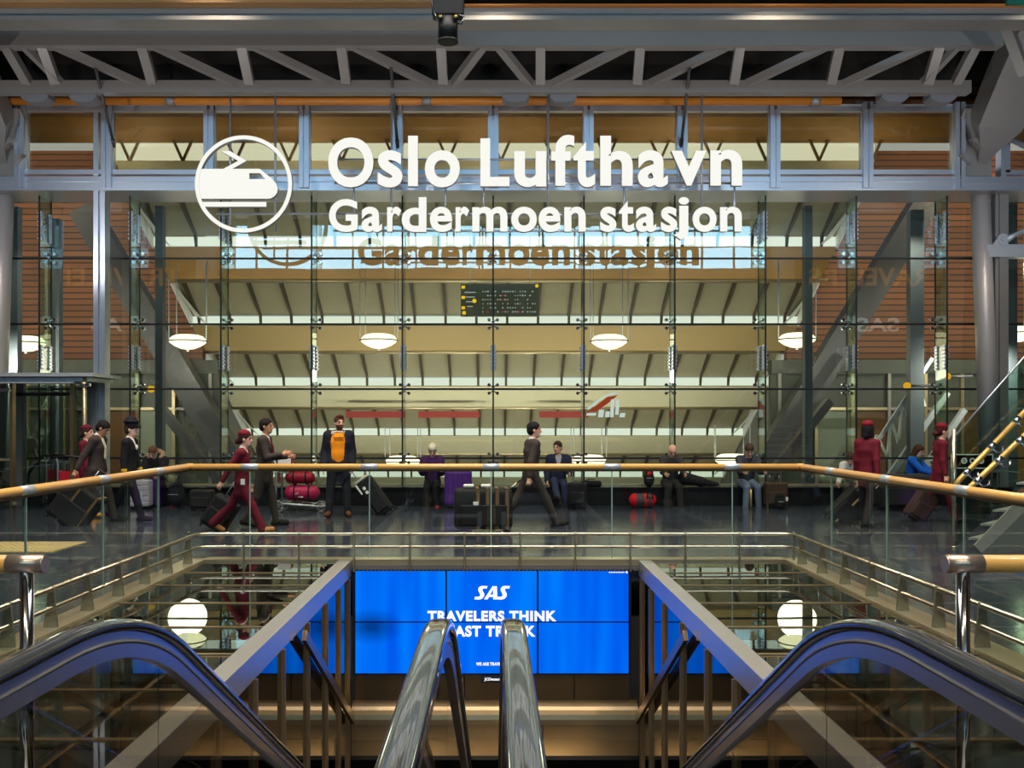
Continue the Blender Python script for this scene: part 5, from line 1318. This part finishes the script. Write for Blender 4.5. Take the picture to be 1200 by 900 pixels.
# seated man in navy jacket with crossed legs
p = Person(1.70, 4, ((84,2,78),(98,-14,62)), ((22,10,58,22),(8,12,40,10)), (-28,4), seat=.37, foot=(0,-25))
build(p, 'person', 'seated man in navy jacket with crossed legs looking aside', (X_(654,18.5),18.5), -90, skin='light', hair_c=(58,42,32), hairk='short', parts=[('jacket', p.jacket(.026, hem=0, vneck=.24, loose=1.08), (28,34,58)), ('sweater', p.shirt(), (150,154,162)), ('trousers', p.trousers(.014), (42,50,80)), ('shoe', p.shoe('l'), (30,28,28)), ('shoe', p.shoe('r'), (30,28,28))])
# bald man in dark grey
p = Person(1.70, 20, ((80,9,80),(80,10,82)), ((34,8,50,22),(34,8,50,22)), (0,26), seat=.37)
build(p, 'person', 'seated bald man in dark grey sweater leaning forward beside the red bag', (X_(785,18.5),18.5), -90, skin='light', hair_c=(150,110,90), hairk=None, parts=[('sweater', p.jacket(.016, hem=0), (58,56,58)), ('trousers', p.trousers(.014), (44,42,42)), ('shoe', p.shoe('l'), (26,24,24)), ('shoe', p.shoe('r'), (26,24,24))])
# seated man in jeans
p = Person(1.72, 16, ((80,8,82),(80,8,80)), ((30,8,62,26),(30,8,62,26)), (-4,34), seat=.37)
build(p, 'person', 'seated man in blue jeans and grey cardigan looking at his hands', (X_(874,18.5),18.5), -88, skin='light', hair_c=(70,54,46), hairk='short', parts=[('jacket', p.jacket(.022, hem=0, vneck=.14), (64,66,74)), ('sweater', p.shirt(), (52,40,56)), ('trousers', p.trousers(.012), (104,116,140)), ('shoe', p.shoe('l'), (108,62,40)), ('shoe', p.shoe('r'), (108,62,40))])
# stewardess seen from behind at right
p = Person(1.64, 2, ((12,2,4),(-14,2,16)), ((-2,6,10,0),(-18,8,8,0)), (0,2), wide=.84, foot=(0,20))
ppl['crewb'] = (p, build(p, 'person', 'crew woman in maroon with black bobbed hair seen from behind', (X_(1016,14.5),14.5), 48, skin='light', hair_c=(18,16,20), hairk='bob', parts=[('jacket', p.jacket(.012, hem=.16), MAROON), ('trousers', p.trousers(.010), (36,28,32)), ('pillbox_hat', p.pillbox(), (116,10,32)), ('shoe', p.shoe('l'), (24,20,20)), ('shoe', p.shoe('r'), (24,20,20))]))
# seated woman in bright blue with scarf
p = Person(1.62, 12, ((82,5,84),(82,5,80)), ((44,8,30,14),(46,8,28,14)), (0,22), seat=.37, wide=.98)
def scarf(p):
    B = Blob(.03); u = p.u
    for a in np.linspace(-2.6, 2.6, 15): B.ell(p.J['neck']-p.up*.015*u+p.fwd*math.cos(a)*.085*u+np.array((0,math.sin(a)*.095*u,0)), np.array((.038,.038,.04))*u)
    for sd in (1,-1): B.cone(p.J['neck']-p.up*.03*u+p.fwd*.10*u+np.array((0,sd*.03,0)), p.J['chest']-p.up*.03*u+p.fwd*.165*u+np.array((0,sd*.05,0)), .045*u, .04*u, flat=(p.fwd, 1.6))
    return B
build(p, 'person', 'seated woman with long brown hair in bright blue fleece and green scarf', (X_(1066,18.5),18.5), -42, skin='light', hair_c=(66,40,28), hairk='long', parts=[('jacket', p.jacket(.026, hem=0, loose=1.08), (16,84,178)), ('scarf', scarf(p), (24,66,70)), ('trousers', p.trousers(.014), (70,48,36)), ('shoe', p.shoe('l'), (40,34,30)), ('shoe', p.shoe('r'), (40,34,30))])
# seated person in pale top bending down, mostly hidden
p = Person(1.64, 42, ((78,8,78),(80,8,80)), ((40,8,20,10),(42,8,16,10)), (0,30), seat=.37)
build(p, 'person', 'seated person in white top bending forward, half hidden behind a crew woman', (X_(1001,18.55),18.55), -120, skin='light', hair_c=(60,44,36), hairk='short', parts=[('blouse', p.jacket(.02, hem=0), (216,214,210)), ('trousers', p.trousers(.012), (52,50,52)), ('shoe', p.shoe('l'), (40,38,38)), ('shoe', p.shoe('r'), (40,38,38))])
# stewardess walking right at far right
p = Person(1.62, 2, ((-20,2,12),(18,2,4)), ((0,8,12,0),(-6,10,12,0)), (0,4), wide=.92, foot=(24,-4))
ppl['crew3'] = (p, build(p, 'person', 'crew woman in long maroon coat and pillbox hat walking right, rightmost of the crew', (X_(1101,15.3),15.3), -6, skin='light', hair_c=(70,20,26), hairk='bun', parts=[('coat', p.jacket(.014, hem=.26, vneck=.06, flare=1.05), MAROON), ('trousers', p.trousers(.012, flare=.012), MAROON), ('pillbox_hat', p.pillbox(), (110,10,32)), ('shoe', p.shoe('l'), (40,20,20)), ('shoe', p.shoe('r'), (40,20,20))]))
# ================================================================== LUGGAGE
def suitcase(name, label, loc, size, c, yaw=0, tilt=0, handle=.0, ribs=0, rib_c=None, soft=False, straps=0, strap_c=(120,92,60), quilt=False, cat='suitcase', hc=M['alu'], pitch=0):
    """box case on wheels; width x (local x), depth y, height z"""
    W, D, Hh = size
    t = thing(name, label, cat, loc); t.rotation_euler = Euler((R_(tilt), R_(pitch), R_(yaw)), 'XYZ')
    m = cloth(c, .7) if soft else (mat('shell_%d_%d_%d' % c, c, .35) if 'shell_%d_%d_%d' % c not in bpy.data.materials else bpy.data.materials['shell_%d_%d_%d' % c])
    z0 = .05
    bm = newbm(); box(bm, (0,0,z0+Hh/2), (W,D,Hh), bev=min(W,D)*.16)
    if quilt:
        nx, nz = 3, 5
        for i in range(nx):
            for j in range(nz): box(bm, ((-W/2)+W*(i+.5)/nx, -D/2, z0+Hh*(j+.5)/nz), (W/nx*.82,.03,Hh/nz*.82), bev=.012)
    body = obj('shell', bm, m, t)
    for k in range(ribs):
        bm = newbm(); x = -W*.36+W*.72*k/max(1, ribs-1); box(bm, (x,-D/2-.003,z0+Hh/2), (.018,.02,Hh*.82), bev=.006); box(bm, (x,0,z0+Hh), (.018,D*.7,.02), bev=.006); obj('rib', bm, rib_c or m, body)
    for k in range(straps):
        bm = newbm(); x = -W*.1+W*.5*k/max(1, straps-1) if straps > 1 else 0; box(bm, (x,-D/2-.004,z0+Hh/2), (W*.06,.012,Hh*.97), bev=.003); box(bm, (x,0,z0+Hh+.004), (W*.06,D*.98,.012), bev=.003); obj('strap', bm, cloth(strap_c), body)
    if soft:
        bm = newbm(); box(bm, (0,-D/2-.012,z0+Hh*.36), (W*.78,.04,Hh*.5), bev=.015); obj('front_pocket', bm, m, body)
    bm = newbm(); tube(bm, [(-.06,0,z0+Hh-.005),(-.055,0,z0+Hh+.03),(.055,0,z0+Hh+.03),(.06,0,z0+Hh-.005)], .011, 8); obj('carry_handle', bm, M['black'], t)
    if handle:
        for x in (-.09,.09):
            bm = newbm(); tube(bm, [(x,D*.32,z0+Hh-.02),(x,D*.32,z0+Hh+handle)], .010, 8); tu = obj('telescopic_tube', bm, hc, t)
        bm = newbm(); box(bm, (0,D*.32,z0+Hh+handle), (.23,.032,.03), bev=.01); obj('grip', bm, M['black'], tu)
    for x in (-W*.38,W*.38):
        for y in (-D*.3,D*.3):
            bm = newbm(); tube(bm, [(x-.012,y,.03),(x+.012,y,.03)], .03, 12); box(bm, (x,y,.05), (.035,.035,.03)); obj('wheel', bm, M['black'], t)
    return t
# silver quilted case by the parka person
suitcase('suitcase', 'silver ribbed hard suitcase standing beside the fur-hooded person', (X_(166,17.7),17.7,0), (.36,.24,.50), (196,196,200), quilt=True)
# dark rucksack
def rucksack(label, loc, c, s=1., red=None, yaw=0):
    B = Blob(.05); B.ell((0,0,.24*s), np.array((.17,.13,.25))*s); B.ell((0,-.10*s,.17*s), np.array((.13,.08,.13))*s); B.ell((0,0,.46*s), np.array((.13,.11,.06))*s)
    B.cut((0,0,.0), (0,0,-1))
    t = mesh_obj('rucksack', B.mesh(.012), cloth(c)); tag(t, label, 'rucksack'); t.location = loc; t.rotation_euler.z = R_(yaw)
    for x in (-.09*s,.09*s):
        bm = newbm(); tube(bm, [(x,.10*s,.44*s),(x*1.1,.17*s,.36*s),(x*1.2,.17*s,.2*s),(x*1.2,.11*s,.06*s)], .018*s, 8); obj('shoulder_strap', bm, cloth((30,30,32)), t)
    bm = newbm(); tube(bm, [(-.03*s,.08*s,.5*s),(-.02*s,.08*s,.56*s),(.02*s,.08*s,.56*s),(.03*s,.08*s,.5*s)], .01*s, 8); obj('grab_loop', bm, cloth((30,30,32)), t)
    bm = newbm(); tube(bm, [(-.10*s,-.165*s,.27*s),(0,-.185*s,.275*s),(.10*s,-.165*s,.27*s)], .006, 6); obj('zip', bm, M['alu_pale'], t)
    if red:
        B2 = Blob(.03); B2.ell((0,-.06*s,.40*s), np.array((.10,.09,.09))*s); mesh_obj('top_pocket', B2.mesh(.01), cloth(red), t)
    return t
rucksack('dark navy rucksack on the floor right of the fur-hooded person', (X_(206,18.0),18.0,0), (26,28,40), .95)
rucksack('black rucksack with red patch on the ledge left of the bald man', (X_(761,18.45),18.50,.368), (24,24,26), .62, (190,40,50))
# case pulled by the leftmost suited man, tilted
suitcase('suitcase', 'big dark suitcase with brown straps tilted behind the leftmost suited man', (X_(72,14.9),14.9,0), (.62,.34,.68), (34,33,34), pitch=38, soft=True, straps=2, handle=.30, yaw=0)
suitcase('suitcase', 'dark suitcase behind the striding crew woman, pulled by her trailing hand', (X_(246,14.2),14.2,0), (.40,.26,.50), (28,27,30), pitch=32, soft=True, handle=.34)
suitcase('suitcase', 'small dark case with white tags near the ledge, left of the striding crew woman', (X_(237,17.3),17.3,0), (.42,.24,.34), (30,29,33), pitch=0, soft=True)
# big black case in the middle
suitcase('suitcase', 'very large black suitcase with brown straps pulled by the man in the middle', (X_(566,14.0),14.0,0), (.86,.42,.60), (26,25,26), soft=True, straps=4, strap_c=(112,88,60), yaw=4)
bm = newbm(); tube(bm, [(X_(596,14.1),14.1,.62),(X_(610,14.2),14.22,.76)], .012, 8); tag(obj('pull_handle', bm, M['satin']), 'steel pull handle between big black suitcase and the striding man', 'handle')
for k, (dx, lab) in enumerate(((-.06,'left'),(.06,'right'))):
    bm = newbm(); box(bm, (X_(562,14.0)+dx*2.2-.03,14.0-.02,.685+.0*k), (.16,.10,.05), bev=.02); tag(obj('white_bundle', bm, M['white']), 'small white bundle on top of the big black suitcase, the %s one' % lab, 'bundle')
bm = newbm(); box(bm, (X_(560,13.78)-.03,13.76,.44), (.075,.012,.05), bev=.004); tag(obj('luggage_label', bm, M['white']), 'white label on the front of the big black suitcase', 'label')
# purple case
suitcase('suitcase', 'glossy purple ribbed suitcase beside the seated woman in purple', (X_(537,18.0),18.0,0), (.52,.30,.66), (84,36,128), ribs=5)
# navy man's case
suitcase('suitcase', 'black cabin case with raised silver handle right of the man in navy', (X_(677,17.7),17.75,0), (.36,.22,.44), (22,22,24), soft=True, handle=.52, hc=M['alu_pale'])
bm = newbm(); box(bm, (0,0,.055), (.42,.2,.11), bev=.045); t = obj('laptop_bag', bm, cloth((18,18,20))); tag(t, 'small black bag lying on the ledge right of the raised silver handle', 'bag'); t.location = (X_(683,18.5)+.16,18.52,.368)
bm = newbm(); tube(bm, [(-.08,0,.105),(-.07,0,.14),(.07,0,.14),(.08,0,.105)], .01, 8); obj('carry_handle', bm, M['black'], t)
# red duffel
t = thing('duffel_bag', 'red and black duffel bag on the floor left of the bald man', 'bag', (X_(753,17.9),17.9,0))
B = Blob(.03); B.cone((-.13,0,.15), (.13,0,.15), .125, .125, k=.03); B.cone((-.12,0,.08), (.12,0,.08), .09, .09, k=.03); B.cut((0,0,.01), (0,0,-1)); mesh_obj('bag_body', B.mesh(.012), cloth((70,66,70)), t)
for x0, x1, c in ((-.30,-.13,(206,22,36)),(.02,.08,(206,22,36)),(.15,.30,(206,22,36))):
    B = Blob(.0); B.cone((-.13,0,.15), (.13,0,.15), .131, .131); B.cone((-.12,0,.08), (.12,0,.08), .098, .098, k=.03); B.cut((x0,0,0), (-1,0,0)); B.cut((x1,0,0), (1,0,0)); B.cut((0,0,.008), (0,0,-1)); mesh_obj('red_panel', B.mesh(.01), cloth(c), t)
bm = newbm(); tube(bm, [(.06,-.12,.18),(.07,-.15,.28),(.12,-.15,.30),(.17,-.14,.26),(.18,-.11,.16)], .012, 8); obj('handle', bm, cloth((30,28,30)), t)
# jacket lying on the ledge right of the bald man
B = Blob(.05); B.cone((-.28,0,.16), (.05,-.02,.10), .13, .09); B.cone((.05,-.02,.09), (.38,0,.04), .085, .04); B.cut((0,0,0), (0,0,-1))
t = mesh_obj('folded_jacket', B.mesh(.014), cloth((30,29,32))); tag(t, 'dark jacket heaped on the ledge right of the bald man', 'jacket'); t.location = (X_(818,18.5),18.5,.369)
# jeans man's cases
suitcase('suitcase', 'brown suitcase with raised brass handle right of the man in jeans', (X_(906,18.0),17.85,0), (.42,.24,.44), (66,50,38), soft=True, handle=.16, hc=M['satin'])
t = rucksack('black bag with white tag beside the brown suitcase', (X_(914,17.6),17.6,0), (20,20,22), .55)
bm = newbm(); box(bm, (.10,-.10,.20), (.035,.03,.075), bev=.004); obj('tag', bm, M['white'], t)
for k, x in enumerate((880, 899.5)):
    bm = newbm(); xx = X_(x, 17.75); tube(bm, [(xx,17.75,0),(xx,17.75,.37)], .018, 10); tag(obj('brass_stick', bm, mat('brass_stick_metal', (206,170,96), .3, .6) if k == 0 else bpy.data.materials['brass_stick_metal']), 'short brass upright between the feet and cases of the man in jeans, %s one' % ('left' if k == 0 else 'right'), 'post')
# case pulled by the crew woman at right
suitcase('suitcase', 'dark suitcase with pale straps tilted behind the crew woman seen from behind', (X_(975,14.9),14.9,0), (.44,.26,.60), (27,26,28), pitch=46, soft=True, straps=2, strap_c=(168,150,110), handle=.36)
suitcase('suitcase', 'wide dark suitcase lying by the ledge below the woman in blue', (X_(1058,17.4),17.4,0), (.95,.5,.62), (34,33,38), soft=True)
suitcase('suitcase', 'dark brown case tilted behind the rightmost crew woman', (X_(1072,15.3),15.45,0), (.34,.24,.5), (58,38,36), pitch=34, soft=True, handle=.36)
# wheeled travel bag of the man in the orange shirt
t = suitcase('travel_bag', 'slim black wheeled travel bag with white lettering leaning right of the man in orange', (X_(455,16.5),16.55,0), (.30,.26,.72), (26,26,29), pitch=-36, soft=True, handle=.26)
for k in range(6):
    bm = newbm(); box(bm, (-.05+.0*k,-.152,.20+.085*k), (.05,.012,.055), bev=.004); obj('letter_patch', bm, M['white'], t)
bm = newbm(); box(bm, (-.02,-.02,.785), (.26,.2,.05), bev=.02); obj('pale_flap', bm, cloth((206,198,180)), t)
bm = newbm(); box(bm, (-.145,-.13,.66), (.03,.03,.2), bev=.006); obj('white_trim', bm, M['white'], t)
# luggage trolley with magenta bags
def trolley(label, loc, yaw=0, big=True, ad=(176,22,34)):
    t = thing('luggage_trolley', label, 'trolley', loc); t.rotation_euler.z = R_(yaw)
    bm = newbm()
    for y in (-.24,.24):
        tube(bm, [(-.36,y,.16),(.46,y,.10)], .02, 8)
    tube(bm, [(.46,-.24,.10),(.52,-.1,.10),(.52,.1,.10),(.46,.24,.10)], .02, 8)
    for x in (-.2,.05,.3): tube(bm, [(x,-.24,.14-.04*x),(x,.24,.14-.04*x)], .014, 8)
    obj('base_frame', bm, M['alu_pale'], t)
    for y in (-.24,.24):
        bm = newbm(); tube(bm, [(-.36,y,.16),(-.36,y,.86),(-.42,y,.98)], .019, 8); obj('upright', bm, M['alu_pale'], t)
    bm = newbm(); tube(bm, [(-.42,-.3,.98),(-.44,0,1.0),(-.42,.3,.98)], .021, 8); obj('push_bar', bm, M['black'], t)
    bm = newbm(); tube(bm, [(-.36,-.2,.72),(-.16,-.2,.70),(-.14,-.2,.86),(-.14,.2,.86),(-.16,.2,.70),(-.36,.2,.72)], .012, 8)
    for y in (-.1,0,.1): tube(bm, [(-.36,y,.70),(-.16,y,.70),(-.14,y,.86)], .008, 6)
    obj('hand_basket', bm, M['alu'], t)
    bm = newbm(); box(bm, (-.385,0,.62), (.02,.40,.20), bev=.004); obj('ad_board', bm, mat('trolley_red', ad, .4) if 'trolley_red' not in bpy.data.materials else bpy.data.materials['trolley_red'], t)
    for x, y, r in ((-.34,-.26,.10),(-.34,.26,.10),(.42,0,.085)):
        bm = newbm(); rr = [(r*math.cos(a),y,r*math.sin(a)) for a in np.linspace(0, 2*PI, 21)]
        tube(bm, [(x+q[0],q[1],r+q[2]) for q in rr], .018, 8); tube(bm, [(x,y-.02,r),(x,y+.02,r)], .035, 10)
        for a in range(4): tube(bm, [(x,y,r),(x+(r-.01)*math.cos(a*PI/2+.4),y,r+(r-.01)*math.sin(a*PI/2+.4))], .008, 6)
        obj('wheel', bm, M['grey'], t)
    return t
tx, ty = X_(350,17.3), 17.3
trolley('loaded luggage trolley between the brown-suited man and the man in orange', (tx,ty,0))
def duffel(label, loc, c, L, r, dark):
    t = thing('duffel_bag', label, 'bag', loc)
    B = Blob(.04); B.cone((-L/2+r,0,r), (L/2-r,0,r*.95), r, r*.95); B.cut((0,0,.012), (0,0,-1)); mesh_obj('bag_body', B.mesh(.011), cloth(c, .45), t)
    for x in (-L*.2, L*.2):
        bm = newbm(); tube(bm, [(x,-r*math.sin(a)*1.02,r-r*math.cos(a)*1.02) for a in np.linspace(.3, 2*PI-.3, 22)], .013, 6); obj('strap', bm, cloth(dark), t)
    bm = newbm(); tube(bm, [(-L*.2,-r*.3,2*r-.01),(-L*.12,0,2*r+.05),(L*.12,0,2*r+.05),(L*.2,-r*.3,2*r-.01)], .012, 6); obj('carry_handle', bm, cloth(dark), t)
    return t
t = duffel('magenta duffel bag with white emblem, lower bag on the loaded trolley', (tx+.07,ty,.19), (176,30,80), .66, .145, (30,24,28))
bm = newbm()
for k, r in enumerate((.085,.062,.039)):
    tube(bm, [(-.14+r*math.cos(a), -.148+.03*math.sin(a), .12+r*math.sin(a)) for a in np.linspace(.1, PI/2+.1, 8)], .009, 6)
tube(bm, [(-.05,-.15,.075),(.04,-.15,.075)], .009, 6); obj('white_emblem', bm, M['white'], t)
duffel('red and black duffel bag, upper bag on the loaded trolley', (tx+.03,ty,.49), (150,20,44), .56, .125, (22,20,22))
bm = newbm(); box(bm, (0,0,.16), (.24,.14,.32), bev=.01); t = obj('shopping_bag', bm, mat('white_paper_bag', (226,220,212), .6)); t.location = (tx-.25,ty-.0,.73); tag(t, 'white carrier bag with red edge in the basket of the loaded trolley', 'bag')
bm = newbm(); box(bm, (.125,0,.18), (.02,.13,.22), bev=.006); obj('red_side', bm, mat('red_paper', (176,34,40), .5), t)
# parked trolleys by the entrance
for k, (px, D, lab) in enumerate(((78,18.6,'nearest the left edge'),(93,17.9,'just left of the leftmost suited man'))):
    trolley('empty luggage trolley with red board by the entrance, %s' % lab, (X_(px,D),D,0), 90)
# ================================================================== CAMERA, LIGHT
cam = bpy.data.cameras.new('camera'); co = bpy.data.objects.new('camera', cam); C.objects.link(co)
co.location = (0,0,CH); co.rotation_euler = (PI/2,0,0)
cam.sensor_width = 36; cam.lens = 36*F/1200; cam.shift_x = (600-VX)/1200; cam.shift_y = (VY-450)/1200; cam.clip_start = .05
sc = bpy.context.scene; sc.camera = co
w = bpy.data.worlds.new('world'); sc.world = w; w.use_nodes = True
bg = w.node_tree.nodes['Background']; bg.inputs[0].default_value = (.78,.86,1.,1); bg.inputs[1].default_value = .55
def spot(x, y, z, e, col=(1,.86,.66), ang=112, tgt=None, r=.18):  # added spots without fixtures, placed to brighten what they aim at
    l = bpy.data.lights.new('fill_spot', 'SPOT'); l.energy = e; l.color = col; l.spot_size = math.radians(ang); l.spot_blend = .6; l.shadow_soft_size = r
    o = bpy.data.objects.new('fill_spot', l); C.objects.link(o); o.location = (x,y,z)
    dv = (Vector(tgt)-o.location) if tgt else Vector((0,0,-1)); o.rotation_euler = dv.to_track_quat('-Z', 'Y').to_euler(); return o
for x in (-9,-4.5,0,4.5,9):  # added ceiling spots for general warm light
    spot(x, 13.6, 9.0, 900)
    spot(x, 8.5, 14.8, 900)
for x in (-6,0,6): spot(x, 2., 14.8, 1500); spot(x, -8, 14.8, 1500)
for x in (-9,-5.4,-1.8,1.8,5.4,9):  # added spots aimed up at window frames and truss
    spot(x, 15.4, 5.0, 80, (1,.96,.95), 130, (x,18.2,7.2), 0)
    spot(x, 12.4, 6.2, 100, (1,.97,.94), 110, (x,16.8,8.0), 0)
# station side: added upward spots brightening the stepped ceiling
for x in (-5,-1.7,1.7,5):
    spot(x, 20.6, -.3, 330, (1,.95,.86), 130, (x,25,5), .4); spot(x, 26.5, -1.6, 380, (1,.95,.86), 140, (x,30,2.4), .4)
for x in (-.8,.8): spot(x, 8.2, -3.4, 110, (1,.8,.5), 130, (x*1.2,11,-2.0), .2)  # added warm spots brightening the bulkhead under the screens
for s in (-1,1): spot(s*12, 21.5, 5.5, 330, (1,.92,.76), 130, (s*11,25,.5), 0); spot(s*9.2, 19.6, 5.8, 130, (1,.92,.76), 130, (s*9.2,22,0.), 0); spot(s*10.5, 19.5, 2.9, 200, (1,.95,.85), 150, (s*10.5,22,1.5), 0)  # added spots brightening the partitions and the entrance side
for s in (-1,1): spot(s*13, 20.5, 8.5, 900, (1,.84,.62), 120, (s*13,26.5,4), .4)  # added spots washing the slat walls beyond the glass
for x in (-8,-4,0,4,8): spot(x, 19.5, 6.6, 26, (1,.88,.68), 130, (x,20.0,8.6), .05)  # added spots brightening the timber soffit behind the top windows
sc.view_settings.view_transform = 'Standard'; sc.view_settings.look = 'None'; sc.view_settings.gamma = 1; sc.view_settings.use_curve_mapping = False
sc.view_settings.exposure = 0.3
cy = sc.cycles
cy.max_bounces = 10; cy.diffuse_bounces = 3; cy.glossy_bounces = 5; cy.transmission_bounces = 4; cy.transparent_max_bounces = 40
cy.caustics_reflective = False; cy.caustics_refractive = False; cy.sample_clamp_indirect = 4; cy.use_denoising = True
